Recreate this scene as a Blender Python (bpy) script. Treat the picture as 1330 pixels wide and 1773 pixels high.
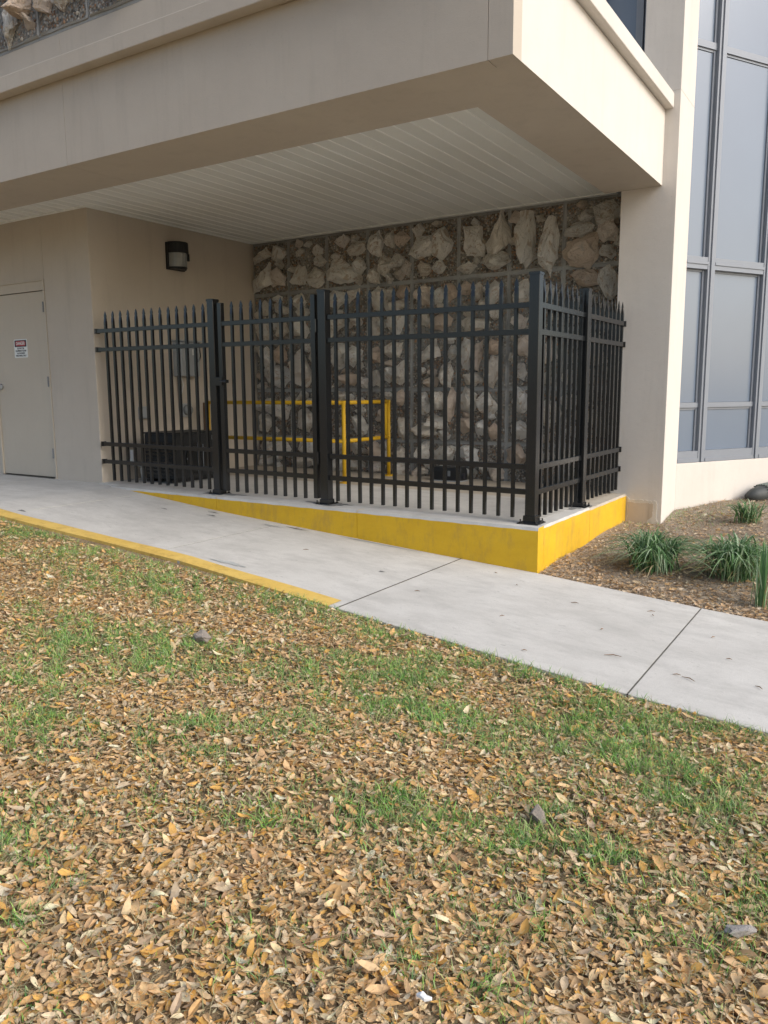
import bpy, bmesh, math, random
import numpy as np
from mathutils import Vector, Matrix, noise
random.seed(7); RNG = np.random.default_rng(11)
R = math.radians
S = bpy.context.scene
for o in list(bpy.data.objects): bpy.data.objects.remove(o)
COL = S.collection

# ------------------------------------------------------------------ camera
cam_d = bpy.data.cameras.new('camera'); cam = bpy.data.objects.new('camera', cam_d); COL.objects.link(cam)
CAM = Vector((2.23397, -5.57357, 0.99492))
cam.matrix_world = Matrix.Translation(CAM) @ Matrix(((0.84359959, -0.07574679, 0.53160338, 0),
    (0.53693435, 0.13083043, -0.8334176, 0), (-0.00642119, 0.98850686, 0.15103956, 0), (0, 0, 0, 1)))
cam_d.sensor_fit = 'VERTICAL'; cam_d.sensor_height = 24.0
cam_d.lens = 1364.165 / 1773.0 * 24.0
cam_d.clip_start = .05; cam_d.clip_end = 1200
S.camera = cam
S.render.resolution_x = 768; S.render.resolution_y = 1024

# ------------------------------------------------------------------ sky and sun (bright haze, light from the right)
SUN_EL, SUN_AZ = R(36), R(-2)          # azimuth measured from +X towards +Y
w = bpy.data.worlds.new('World'); S.world = w; w.use_nodes = True
nt = w.node_tree; nt.nodes.clear()
sky = nt.nodes.new('ShaderNodeTexSky'); sky.sky_type = 'NISHITA'; sky.sun_disc = False
sky.sun_elevation = SUN_EL; sky.sun_rotation = R(90) - SUN_AZ
sky.air_density = 1.0; sky.dust_density = 3.0; sky.ozone_density = 1.0; sky.altitude = 0
bg = nt.nodes.new('ShaderNodeBackground'); bg.inputs['Strength'].default_value = .15
wo = nt.nodes.new('ShaderNodeOutputWorld')
nt.links.new(sky.outputs[0], bg.inputs[0]); nt.links.new(bg.outputs[0], wo.inputs[0])
sd = bpy.data.lights.new('sun', 'SUN'); sd.energy = 1.75; sd.angle = R(40); sd.color = (1, .985, .96)
sun = bpy.data.objects.new('sun', sd); COL.objects.link(sun)
dv = Vector((math.cos(SUN_EL) * math.cos(SUN_AZ), math.cos(SUN_EL) * math.sin(SUN_AZ), math.sin(SUN_EL)))
sun.rotation_euler = dv.to_track_quat('Z', 'Y').to_euler(); sun.location = (8, -3, 8)
S.view_settings.view_transform = 'Standard'; S.view_settings.look = 'None'
S.view_settings.exposure = 0.5; S.view_settings.gamma = 1; S.view_settings.use_curve_mapping = False

# ------------------------------------------------------------------ material helpers
def new_mat(name, rough=.8, metallic=0., spec=.5):
    m = bpy.data.materials.new(name); m.use_nodes = True
    b = m.node_tree.nodes['Principled BSDF']
    b.inputs['Roughness'].default_value = rough; b.inputs['Metallic'].default_value = metallic
    b.inputs['Specular IOR Level'].default_value = spec
    return m, m.node_tree, b
def coords(t, kind='Object'):
    return t.nodes.new('ShaderNodeTexCoord').outputs[kind]
def tex_noise(t, scale, detail=4, rough=.6, co=None, dist=0., stretch=None):
    n = t.nodes.new('ShaderNodeTexNoise'); n.inputs['Scale'].default_value = scale
    n.inputs['Detail'].default_value = detail; n.inputs['Roughness'].default_value = rough; n.inputs['Distortion'].default_value = dist
    co = co or coords(t)
    if stretch:
        mp = t.nodes.new('ShaderNodeMapping'); mp.inputs['Scale'].default_value = stretch
        t.links.new(co, mp.inputs[0]); co = mp.outputs[0]
    t.links.new(co, n.inputs['Vector']); return n.outputs['Fac']
def ramp(t, fac, stops, interp='LINEAR'):
    r = t.nodes.new('ShaderNodeValToRGB'); e = r.color_ramp.elements; r.color_ramp.interpolation = interp
    while len(e) < len(stops): e.new(.5)
    for i, (p, c) in enumerate(stops):
        e[i].position = p; e[i].color = (*c, 1) if len(c) == 3 else c
    t.links.new(fac, r.inputs[0]); return r.outputs[0]
def gray(v): return (v, v, v)
def mix(t, fac, a, b, mode='MIX'):
    n = t.nodes.new('ShaderNodeMix'); n.data_type = 'RGBA'; n.blend_type = mode
    for sock, v in ((n.inputs[0], fac), (n.inputs[6], a), (n.inputs[7], b)):
        if isinstance(v, (int, float)): sock.default_value = v
        elif isinstance(v, tuple): sock.default_value = (*v, 1)
        else: t.links.new(v, sock)
    return n.outputs[2]
def bump(t, b, h, strength=.3, dist=.01, prev=None):
    n = t.nodes.new('ShaderNodeBump'); n.inputs['Strength'].default_value = strength; n.inputs['Distance'].default_value = dist
    t.links.new(h, n.inputs['Height'])
    if prev: t.links.new(prev, n.inputs['Normal'])
    t.links.new(n.outputs[0], b.inputs['Normal']); return n.outputs[0]

def m_stucco(name, c1, c2, streak=.25, rough=.85):
    m, t, b = new_mat(name, rough, spec=.25)
    f = tex_noise(t, 1.3, 6, .65)
    base = mix(t, ramp(t, f, [(.3, gray(0)), (.7, gray(1))]), c1, c2)
    st = tex_noise(t, 3.0, 5, .7, stretch=(2.2, 2.2, .22))
    base = mix(t, ramp(t, st, [(.52, gray(0)), (.82, gray(streak))]), base, tuple(x * .55 for x in c1))
    sp = tex_noise(t, 60, 2, .5)
    base = mix(t, ramp(t, sp, [(.66, gray(0)), (.78, gray(.35))]), base, tuple(x * .75 for x in c1))
    t.links.new(base, b.inputs['Base Color'])
    n1 = bump(t, b, tex_noise(t, 170, 3, .7), .35, .003)
    bump(t, b, tex_noise(t, 7, 4, .6), .25, .012, n1)
    return m
M = {}
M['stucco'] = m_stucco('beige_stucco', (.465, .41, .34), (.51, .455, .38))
M['stucco_lit'] = m_stucco('beige_stucco_lit', (.59, .55, .495), (.64, .60, .545), .22)  # paler copy of the beige stucco, stronger light painted into its colour
M['door_paint'] = m_stucco('beige_door_paint', (.49, .43, .345), (.52, .46, .37), .15, .55)
M['rough_patch'] = m_stucco('rough_stucco_patch', (.46, .38, .29), (.56, .48, .38), .6)
M['spall'] = m_stucco('pale_spalled_render', (.72, .68, .6), (.55, .5, .42), .5)

def m_concrete(name, c1, c2, speck=.5, yellow=None):
    m, t, b = new_mat(name, .88, spec=.25)
    f = tex_noise(t, .9, 7, .7, dist=.4)
    base = mix(t, ramp(t, f, [(.32, gray(0)), (.7, gray(1))]), c1, c2)
    f2 = tex_noise(t, 2.6, 6, .75, stretch=(1, 2.2, 1))
    base = mix(t, ramp(t, f2, [(.45, gray(0)), (.7, gray(.6))]), base, tuple(x * .78 for x in c1))
    f3 = tex_noise(t, 34, 3, .6, stretch=(.45, 1.3, 1))
    base = mix(t, ramp(t, f3, [(.68, gray(0)), (.72, gray(speck))]), base, (.16, .15, .13))
    f4 = tex_noise(t, 210, 2, .6)
    base = mix(t, ramp(t, f4, [(.35, gray(.3)), (.5, gray(0))]), base, tuple(x * .62 for x in c1))
    t.links.new(base, b.inputs['Base Color'])
    n1 = bump(t, b, f4, .35, .002)
    bump(t, b, f2, .15, .01, n1)
    return m
M['concrete'] = m_concrete('pale_broom_concrete', (.455, .44, .405), (.60, .585, .545))
M['concrete_tan'] = m_concrete('old_tan_concrete', (.40, .35, .28), (.50, .45, .37))
M['joint'] = m_concrete('dark_joint', (.1, .095, .08), (.15, .14, .12))

def m_yellow(name, worn=.6, ca=(.58, .34, .012), cb=(.70, .43, .02)):
    m, t, b = new_mat(name, .62, spec=.35)
    f = tex_noise(t, 2.2, 6, .7, stretch=(1, 1, 2))
    base = mix(t, ramp(t, f, [(.3, gray(0)), (.72, gray(1))]), ca, cb)
    d = tex_noise(t, 9, 7, .78, stretch=(1, 1, .35))
    base = mix(t, ramp(t, d, [(.48, gray(0)), (.70, gray(worn))]), base, (.38, .24, .06))
    s = tex_noise(t, 70, 3, .6)
    base = mix(t, ramp(t, s, [(.68, gray(0)), (.73, gray(worn))]), base, (.2, .13, .06))
    chips = tex_noise(t, 26, 6, .8)
    base = mix(t, ramp(t, chips, [(.69, gray(0)), (.71, gray(.8))]), base, (.5, .47, .4))
    t.links.new(base, b.inputs['Base Color'])
    n1 = bump(t, b, tex_noise(t, 90, 4, .7), .4, .003)
    bump(t, b, d, .25, .008, n1)
    return m
M['yellow'] = m_yellow('yellow_kerb_paint')
M['yellow_stripe'] = m_yellow('worn_yellow_stripe', .8, (.62, .41, .09), (.68, .48, .14))
M['yellow_pipe'] = m_yellow('yellow_pipe_paint', .35)

def m_black(name, c=.010, rough=.19):
    m, t, b = new_mat(name, rough, spec=.6)
    f = tex_noise(t, 14, 5, .7)
    t.links.new(mix(t, f, (c * .8, c * .9, c), (c * 1.5, c * 1.6, c * 1.7)), b.inputs['Base Color'])
    b.inputs['Specular IOR Level'].default_value = .55 if rough < .3 else .3
    return m
M['black'] = m_black('black_powder_coat')
M['black_matt'] = m_black('black_plastic', .014, .5)
M['bolt'] = m_black('dull_bolt_steel', .16, .4)

def m_plain(name, c, rough=.6, metallic=0., var=.12, bs=60, bstr=.12, spec=.5, var_scale=8):
    m, t, b = new_mat(name, rough, metallic, spec)
    f = tex_noise(t, var_scale, 6, .7)
    t.links.new(mix(t, f, tuple(x * (1 - var) for x in c), tuple(min(1, x * (1 + var)) for x in c)), b.inputs['Base Color'])
    bump(t, b, tex_noise(t, bs, 3, .6), bstr, .003)
    return m
M['vinyl'] = m_plain('white_vinyl', (.76, .775, .745), .42, var=.05, bs=12, bstr=.08)
M['vinyl_rib'] = m_plain('lit_white_vinyl_seam', (.88, .89, .86), .4, var=.03)  # bright line of light along each soffit seam, painted in as whiter vinyl
M['vinyl_dull'] = m_plain('white_vinyl_dull', (.71, .725, .695), .45, var=.06, bs=12, bstr=.08)
M['frame'] = m_plain('blue_grey_window_frame', (.215, .235, .265), .45, .1, .08)
M['grey_metal'] = m_plain('grey_enclosure_metal', (.36, .38, .39), .45, .2, .1)
M['lens'] = m_plain('clouded_prismatic_lens', (.24, .25, .245), .2, 0, .2, 90, .5)
M['white_paint'] = m_plain('white_sign_paint', (.72, .73, .7), .5, var=.05)
M['pvc'] = m_plain('white_pvc', (.62, .62, .6), .4, var=.06)
M['red'] = m_plain('red_print', (.36, .02, .02), .5, var=.05)
M['ink'] = m_plain('black_print', (.02, .02, .025), .5, var=.05)
M['wood'] = m_plain('brown_batten_wood', (.2, .12, .06), .8, var=.4, bs=30, bstr=.4)
M['mortar'] = m_concrete('grey_mortar', (.26, .26, .245), (.46, .465, .45), .7)
M['rock'] = m_plain('grey_brown_rock', (.27, .235, .2), .9, var=.45, bs=45, bstr=.9, spec=.2, var_scale=16)
M['litter_white'] = m_plain('crumpled_white_paper', (.75, .75, .74), .7, var=.05)
M['plug'] = m_plain('pale_concrete_core', (.40, .375, .35), .9, var=.35, bs=120, bstr=1., spec=.2, var_scale=60)

# window glass: tinted, reflecting the sky
m, t, b = new_mat('tinted_window_glass', .22, 0, .7)
f = tex_noise(t, 1.1, 3, .5)
t.links.new(mix(t, f, (.13, .165, .215), (.155, .195, .25)), b.inputs['Base Color'])
b.inputs['Coat Weight'].default_value = .4; b.inputs['Coat Roughness'].default_value = .15
bump(t, b, tex_noise(t, 1.2, 1, .5), .06, .02); M['glass'] = m

# chert stones
m, t, b = new_mat('cream_chert_stone', .72, spec=.3)
co = coords(t); oi = t.nodes.new('ShaderNodeObjectInfo')
ad = t.nodes.new('ShaderNodeVectorMath'); ad.operation = 'ADD'
cb = t.nodes.new('ShaderNodeCombineXYZ'); mu = t.nodes.new('ShaderNodeMath'); mu.operation = 'MULTIPLY'; mu.inputs[1].default_value = 37
t.links.new(oi.outputs['Random'], mu.inputs[0]); t.links.new(mu.outputs[0], cb.inputs[0]); t.links.new(mu.outputs[0], cb.inputs[2])
t.links.new(co, ad.inputs[0]); t.links.new(cb.outputs[0], ad.inputs[1]); cv = ad.outputs[0]
base = ramp(t, oi.outputs['Random'], [(0, (.86, .83, .75)), (.3, (.78, .72, .62)), (.5, (.9, .89, .84)), (.72, (.72, .69, .62)), (.88, (.72, .57, .44)), (1, (.9, .88, .83))])
ve = tex_noise(t, 1.1, 8, .75, cv, 2.6)
base = mix(t, ramp(t, ve, [(.40, gray(.85)), (.45, gray(0)), (.58, gray(0)), (.62, gray(.85))]), base, (.52, .41, .30))
gr = tex_noise(t, 2.4, 6, .7, cv, .8)
base = mix(t, ramp(t, gr, [(.58, gray(0)), (.68, gray(.6))]), base, (.40, .39, .365))
t.links.new(base, b.inputs['Base Color'])
n1 = bump(t, b, tex_noise(t, 2.2, 8, .72, cv, 2.5), 1., .06)
bump(t, b, tex_noise(t, 14, 5, .7, cv), .6, .01, n1); M['stone'] = m

# pebble matrix
m, t, b = new_mat('brown_pebble_matrix', .85, spec=.25)
vo = t.nodes.new('ShaderNodeTexVoronoi'); vo.inputs['Scale'].default_value = 46; t.links.new(coords(t), vo.inputs['Vector'])
sp = t.nodes.new('ShaderNodeSeparateColor'); t.links.new(vo.outputs['Color'], sp.inputs[0])
base = ramp(t, sp.outputs[0], [(0, (.07, .06, .05)), (.3, (.25, .17, .11)), (.55, (.35, .32, .27)), (.8, (.22, .22, .21)), (1, (.58, .53, .45))])
base = mix(t, ramp(t, vo.outputs['Distance'], [(.3, gray(0)), (.75, gray(.85))]), base, (.12, .12, .11))
big = tex_noise(t, 1.8, 5, .6)
base = mix(t, ramp(t, big, [(.36, gray(.6)), (.52, gray(0))]), base, (.26, .26, .24))
t.links.new(base, b.inputs['Base Color'])
inv = t.nodes.new('ShaderNodeMath'); inv.operation = 'SUBTRACT'; inv.inputs[0].default_value = 1; t.links.new(vo.outputs['Distance'], inv.inputs[1])
bump(t, b, inv.outputs[0], 1., .012); M['matrix'] = m

def m_attr(name, rough=.75, spec=.25, trans=0., bs=0):
    m, t, b = new_mat(name, rough, spec=spec)
    a = t.nodes.new('ShaderNodeAttribute'); a.attribute_name = 'tint'
    col = a.outputs['Color']
    if bs:
        n = tex_noise(t, bs, 3, .6)
        col = mix(t, ramp(t, n, [(.35, gray(.3)), (.6, gray(0))]), col, (.2, .13, .07))
    t.links.new(col, b.inputs['Base Color'])
    if trans:
        tr = t.nodes.new('ShaderNodeBsdfTranslucent'); ms = t.nodes.new('ShaderNodeMixShader'); ms.inputs[0].default_value = trans
        out = t.nodes['Material Output']
        t.links.new(col, tr.inputs[0]); t.links.new(b.outputs[0], ms.inputs[1]); t.links.new(tr.outputs[0], ms.inputs[2]); t.links.new(ms.outputs[0], out.inputs[0])
    return m
M['leaf'] = m_attr('dry_oak_leaf', .6, .3, .22, 55)
M['blade'] = m_attr('grass_blade', .6, .3, .25)
M['pebble'] = m_attr('embedded_pebble', .8, .25)

m, t, b = new_mat('lawn_soil', .95, spec=.1)
base = mix(t, ramp(t, tex_noise(t, 5, 6, .7), [(.35, gray(0)), (.7, gray(1))]), (.26, .19, .11), (.40, .31, .19))
base = mix(t, ramp(t, tex_noise(t, 90, 4, .7), [(.45, gray(0)), (.65, gray(.8))]), base, (.08, .055, .035))
t.links.new(base, b.inputs['Base Color']); bump(t, b, tex_noise(t, 60, 5, .7), 1., .02); M['soil'] = m
m, t, b = new_mat('sandy_mulch_soil', .95, spec=.1)
base = mix(t, ramp(t, tex_noise(t, 3, 6, .7), [(.35, gray(0)), (.7, gray(1))]), (.36, .30, .23), (.52, .46, .38))
base = mix(t, ramp(t, tex_noise(t, 70, 4, .7), [(.45, gray(0)), (.65, gray(.7))]), base, (.17, .125, .085))
t.links.new(base, b.inputs['Base Color']); bump(t, b, tex_noise(t, 50, 5, .7), 1., .025); M['bed'] = m

# ------------------------------------------------------------------ mesh helpers
class MB:
    def __init__(s): s.v = []; s.f = []; s.m = []
    def add(s, vs, fs, mi=0):
        k = len(s.v); s.v += [tuple(p) for p in vs]; s.f += [tuple(i + k for i in f) for f in fs]; s.m += [mi] * len(fs); return s
    def box(s, x0, x1, y0, y1, z0, z1, mi=0):
        return s.add([(x0, y0, z0), (x1, y0, z0), (x1, y1, z0), (x0, y1, z0), (x0, y0, z1), (x1, y0, z1), (x1, y1, z1), (x0, y1, z1)],
                     [(0, 3, 2, 1), (4, 5, 6, 7), (0, 1, 5, 4), (1, 2, 6, 5), (2, 3, 7, 6), (3, 0, 4, 7)], mi)
    def tube(s, pts, r, n=10, mi=0, caps=True):
        pts = [Vector(p) for p in pts]; rr = r if isinstance(r, (list, tuple)) else [r] * len(pts)
        vs = []; fs = []; up = None
        for i, p in enumerate(pts):
            d = (pts[min(i + 1, len(pts) - 1)] - pts[max(i - 1, 0)]).normalized()
            if up is None: up = d.orthogonal().normalized()
            up = (up - d * up.dot(d)).normalized(); sd_ = d.cross(up)
            for k in range(n):
                a = 2 * math.pi * k / n; vs.append(p + (up * math.cos(a) + sd_ * math.sin(a)) * rr[i])
        for i in range(len(pts) - 1):
            for k in range(n): fs.append((i * n + k, i * n + (k + 1) % n, (i + 1) * n + (k + 1) % n, (i + 1) * n + k))
        if caps: fs.append(tuple(range(n - 1, -1, -1))); fs.append(tuple((len(pts) - 1) * n + k for k in range(n)))
        return s.add(vs, fs, mi)
    def loft(s, rings, mi=0, caps=True):
        n = len(rings[0]); vs = [p for r in rings for p in r]; fs = []
        for i in range(len(rings) - 1):
            for k in range(n): fs.append((i * n + k, i * n + (k + 1) % n, (i + 1) * n + (k + 1) % n, (i + 1) * n + k))
        if caps: fs.append(tuple(range(n - 1, -1, -1))); fs.append(tuple((len(rings) - 1) * n + k for k in range(n)))
        return s.add(vs, fs, mi)
    def build(s, name, mats, parent=None, loc=None, smooth=False, bevel=0.):
        me = bpy.data.meshes.new(name); me.from_pydata(s.v, [], s.f)
        for mm in (mats if isinstance(mats, (list, tuple)) else [mats]): me.materials.append(mm)
        me.polygons.foreach_set('material_index', s.m)
        bm = bmesh.new(); bm.from_mesh(me); bmesh.ops.recalc_face_normals(bm, faces=bm.faces); bm.to_mesh(me); bm.free()
        if smooth: me.polygons.foreach_set('use_smooth', [True] * len(me.polygons))
        o = bpy.data.objects.new(name, me); COL.objects.link(o)
        if parent: o.parent = parent
        if loc: o.location = loc
        if bevel:
            bv = o.modifiers.new('bevel', 'BEVEL'); bv.width = bevel; bv.segments = 2; bv.limit_method = 'ANGLE'
        return o
def B(x0, x1, y0, y1, z0, z1): return MB().box(x0, x1, y0, y1, z0, z1)
def tag(o, label=None, cat=None, group=None, kind=None):
    for k, v_ in (('label', label), ('category', cat), ('group', group), ('kind', kind)):
        if v_: o[k] = v_
    return o
def empty(name, loc=(0, 0, 0), rz=0.):
    o = bpy.data.objects.new(name, None); COL.objects.link(o); o.location = loc; o.rotation_euler = (0, 0, rz); o.empty_display_size = .2; return o
def inst(name, me, parent=None, loc=(0, 0, 0), rot=(0, 0, 0), sc=(1, 1, 1)):
    o = bpy.data.objects.new(name, me); COL.objects.link(o)
    if parent: o.parent = parent
    o.location = loc; o.rotation_euler = rot; o.scale = sc; return o

# ------------------------------------------------------------------ terrain functions
GX = [-300, -9, -4.5, -3.1, -2.03, -.65, .13, 1.3, 3, 12, 300]
GZ = [.05, .045, .02, -.115, -.193, -.289, -.337, -.44, -.56, -1.0, -1.3]
def gz(x): return np.interp(x, GX, GZ)
FX = [-300, -3.9, -3., -2., -.5, 0, .8, 1.9, 8, 300]; FY = [-1.75, -1.75, -1.69, -1.69, -1.83, -1.88, -1.92, -1.945, -1.95, -1.95]
def yf(x): return np.interp(x, FX, FY)
BY = -.172                                   # back edge of the pavement
def ground_noise(x, y): return .010 * np.sin(3.1 * x + 1.7 * y) + .008 * np.sin(5.3 * y - 2.2 * x + 1) + .006 * np.sin(9 * x + 4 * y)
def hl(x, y):                                # lawn height
    d = np.clip(yf(x) - y, 0, 5)
    return gz(x) - .022 - .012 * d + ground_noise(x, y) * np.clip(d * 3, 0, 1)
def hb(x, y):                                # planting bed height
    t_ = np.clip((y - BY) / 2.3, 0, 1)
    back = -.262 + .075 * np.clip(y - 2.1, 0, 6)
    return (gz(x) - .012) * (1 - t_) + back * t_ + ground_noise(x, y) * .8 * np.clip(t_ * 6, 0, 1)
def hp(x): return -.0063 * x                 # patio slab top

def sheet(name, xs, vs, fn, mat, parent=None):
    me = bpy.data.meshes.new(name); nx, nv = len(xs), len(vs)
    P = [fn(x, v_) for v_ in vs for x in xs]
    me.from_pydata(P, [], [(j * nx + i, j * nx + i + 1, (j + 1) * nx + i + 1, (j + 1) * nx + i) for j in range(nv - 1) for i in range(nx - 1)])
    me.materials.append(mat); me.polygons.foreach_set('use_smooth', [True] * len(me.polygons))
    bm = bmesh.new(); bm.from_mesh(me); bmesh.ops.recalc_face_normals(bm, faces=bm.faces)
    if sum(f.normal.z for f in bm.faces) < 0: bmesh.ops.reverse_faces(bm, faces=bm.faces)
    bm.to_mesh(me); bm.free()
    o = bpy.data.objects.new(name, me); COL.objects.link(o)
    if parent: o.parent = parent
    return o
far = [-300, -150, -80, -40, -20, -12]
lx = far + list(np.arange(-9, 6.01, .12)) + [8, 12, 20, 40, 80, 150, 300]
lv = [-.06, .02] + list(np.arange(.1, 4.6, .1)) + [6, 9, 15, 30, 60, 120, 300]
lawn = sheet('lawn', lx, lv, lambda x, v_: (x, float(yf(x)) - v_, float(hl(x, yf(x) - max(v_, 0)))), M['soil'])
tag(lawn, kind='structure')
bx = list(np.arange(.0, 4.01, .1)) + [5, 7, 10, 20, 60, 300]
by = [BY - .05, BY] + list(np.arange(BY + .08, 4.6, .1)) + [6, 10, 30, 100, 300]
bed = sheet('planting_bed', bx, by, lambda x, y: (x, y, float(hb(x, y))), M['bed']); tag(bed, kind='structure')

# ------------------------------------------------------------------ pavement
walk = empty('sidewalk'); tag(walk, kind='structure')
js = [-14, -11.2, -9.4, -7.66, -5.88, -4.1, -2.3, -.5, 1.28, 3.06, 4.84, 8, 14, 60]
for i in range(len(js) - 1):
    x0, x1 = js[i] + .005, js[i + 1] - .005
    n = max(2, int((x1 - x0) / .2)); vs = []; fs = []
    xx = [x0 + (x1 - x0) * k / n for k in range(n + 1)]
    for x in xx:
        yb = BY if x > -4.5 else .02
        if x > -4.5 and i >= 6 and x < .128: yb = BY
        z = float(gz(x)); e = .003
        y0 = float(yf(x))
        ring = [(x, y0, z - .13), (x, y0, z - e), (x, y0 + e, z), (x, yb - e, z), (x, yb, z - e), (x, yb, z - .13)]
        vs += ring
    for k in range(n):
        for q in range(5): fs.append((k * 6 + q, (k + 1) * 6 + q, (k + 1) * 6 + q + 1, k * 6 + q + 1))
    fs.append((0, 1, 2, 3, 4, 5)); fs.append(tuple(n * 6 + q for q in (5, 4, 3, 2, 1, 0)))
    MB().add(vs, fs).build('slab', M['concrete'], walk)
sheet('joint_bed', [-14, -9, -4.52, -4.4, -3.1, -2.03, -.65, .13, 1.3, 3, 12, 60], [0, .25, .5, .75, 1],
      lambda x, v_: (x, float(yf(x)) + .02 + v_ * (BY - .02 - float(yf(x)) - .02), float(gz(x)) - .006), M['joint'], walk)
for xj, wj in ((-.5, .005), (1.28, .004), (-2.3, .003)):
    y0_, y1_ = float(yf(xj)) + .003, BY - .003; zz_ = float(gz(xj)) - .001
    MB().box(xj - wj, xj + wj, y0_, y1_, zz_ - .02, zz_ + (.0 if wj < .005 else .003)).build('joint_filler', M['joint'], walk)
# painted strip along the lawn edge
xx = [-14, -9] + list(np.arange(-7, -.55, .2)) + [-.56]
vs = []; fs = []
for x in xx:
    y0 = float(yf(x)); z = float(gz(x)); wv = .135 + .006 * math.sin(x * 5)
    vs += [(x, y0 - .004, z - .05), (x, y0 - .004, z + .001), (x, y0 + .005, z + .004), (x, y0 + wv, z + .004)]
for k in range(len(xx) - 1):
    for q in range(3): fs.append((k * 4 + q, (k + 1) * 4 + q, (k + 1) * 4 + q + 1, k * 4 + q + 1))
MB().add(vs, fs).build('painted_stripe', M['yellow_stripe'], walk)

# ------------------------------------------------------------------ raised patio with yellow kerb
YC, YW, XW = 2.128, 2.563, -4.974            # column face, stone wall face, wing wall face
pat = empty('raised_patio'); tag(pat, kind='structure')
def slab(name, x0, x1, y0, y1, mat, d=.5, top=0.):
    return MB().add([(x0, y0, hp(x0) + top - d), (x1, y0, hp(x1) + top - d), (x1, y1, hp(x1) + top - d), (x0, y1, hp(x0) + top - d),
                     (x0, y0, hp(x0) + top), (x1, y0, hp(x1) + top), (x1, y1, hp(x1) + top), (x0, y1, hp(x0) + top)],
                    [(0, 3, 2, 1), (4, 5, 6, 7), (0, 1, 5, 4), (1, 2, 6, 5), (2, 3, 7, 6), (3, 0, 4, 7)]).build(name, mat, pat)
px_ = [XW, -3.102, -1.482, .0]
KW = .115
for i in range(3): slab('slab', px_[i] + (.002 if i else 0), px_[i + 1] - .002, BY + KW, 1.298, M['concrete'])
slab('slab', XW, .0, 1.304, YW, M['concrete_tan'], top=-.012)
def kerb_front(x0, x1):
    n = max(2, int((x1 - x0) / .1)); vs = []; fs = []; mi = []
    for k in range(n + 1):
        x = x0 + (x1 - x0) * k / n; zt = hp(x); zb = min(float(gz(x)) - .05, zt - .05); e = .008 + .002 * math.sin(x * 23)
        vs += [(x, BY, zb), (x, BY, zt - .015 - e), (x, BY + e, zt), (x, BY + KW - .002, zt), (x, BY + KW - .002, zb)]
    for k in range(n):
        for q in range(4): fs.append((k * 5 + q, (k + 1) * 5 + q, (k + 1) * 5 + q + 1, k * 5 + q + 1)); mi.append(0 if q < 1 else 1)
    fs += [(0, 1, 2, 3, 4), tuple(n * 5 + q for q in (4, 3, 2, 1, 0))]; mi += [0, 0]
    m_ = MB(); m_.add(vs, fs); m_.m = mi
    return m_.build('kerb', [M['yellow'], M['concrete']], pat)
kerb_front(-4.62, -3.104); kerb_front(-3.1, -1.484); kerb_front(-1.48, .128)
def kerb_side(y0, y1, top):
    n = 12; vs = []; fs = []; mi = []
    for k in range(n + 1):
        y = y0 + (y1 - y0) * k / n; e = .008 + .002 * math.sin(y * 19); zt = top
        vs += [(.128, y, -.6), (.128, y, zt - .012 - e), (.128 - e, y, zt), (.003, y, zt), (.003, y, -.6)]
    for k in range(n):
        for q in range(4): fs.append((k * 5 + q, (k + 1) * 5 + q, (k + 1) * 5 + q + 1, k * 5 + q + 1)); mi.append(0 if q < 1 else 1)
    fs += [(0, 1, 2, 3, 4), tuple(n * 5 + q for q in (4, 3, 2, 1, 0))]; mi += [0, 0]
    m_ = MB(); m_.add(vs, fs); m_.m = mi; return m_
kerb_side(BY + KW, 1.02, 0).build('kerb', [M['yellow'], M['concrete']], pat)
kerb_side(1.024, YC, -.006).build('kerb', [M['yellow'], M['concrete_tan']], pat)

# ------------------------------------------------------------------ the building
bld = tag(empty('office_building', (-2, 3, 0)), 'beige stucco building with an overhanging upper floor, stone block wall and tall grey windows', 'building')
bld.location = (0, 0, 0)
def part(name, mb, mat, parent=bld, bevel=0., smooth=False): return mb.build(name, mat, parent, bevel=bevel, smooth=smooth)
ZS, ZB = 2.921, 2.826                        # soffit height, beam underside
# wing: face towards the lawn with the door opening, and the return wall
DX0, DX1, DZ = -6.83, -5.765, 2.25
part('wall', B(DX1, XW, .003, 2.9, -.3, ZS + .3), M['stucco'], bevel=.006)
part('wall', B(-14, DX0, .003, 2.9, -.3, ZS + .3), M['stucco'])
part('wall', B(DX0, DX1, .003, 2.9, DZ, ZS + .3), M['stucco'])
part('wall', B(DX0, DX1, .12, 2.9, -.3, DZ), M['stucco'])
part('door_header', B(DX0 + .03, DX1 - .03, .012, .05, 2.137, DZ - .012), M['door_paint'])
fr = part('door_frame', MB().box(DX1 - .028, DX1 - .002, -.004, .09, .0, DZ - .002).box(DX0 + .002, DX0 + .028, -.004, .09, .0, DZ - .002)
          .box(DX0 + .028, DX1 - .028, -.004, .09, DZ - .012, DZ - .002), M['door_paint'])
door = part('door', B(DX0 + .032, DX1 - .032, .014, .06, .045, 2.127), M['door_paint'], bevel=.003)
for z in (1.95, 1.13, .32): part('hinge', MB().box(DX1 - .043, DX1 - .022, -.006, .016, z - .055, z + .055).tube([(DX1 - .032, -.01, z - .057), (DX1 - .032, -.01, z + .057)], .007, 8), M['bolt'], door)
part('door_knob', MB().tube([(-6.735, .014, 1.08), (-6.735, -.01, 1.08), (-6.735, -.03, 1.08), (-6.735, -.055, 1.08), (-6.735, -.07, 1.08)], [.035, .03, .012, .03, .02], 14), M['grey_metal'], door, smooth=True)
part('threshold', B(DX0 + .03, DX1 - .03, -.02, .06, .02, .036), M['joint'])
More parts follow.
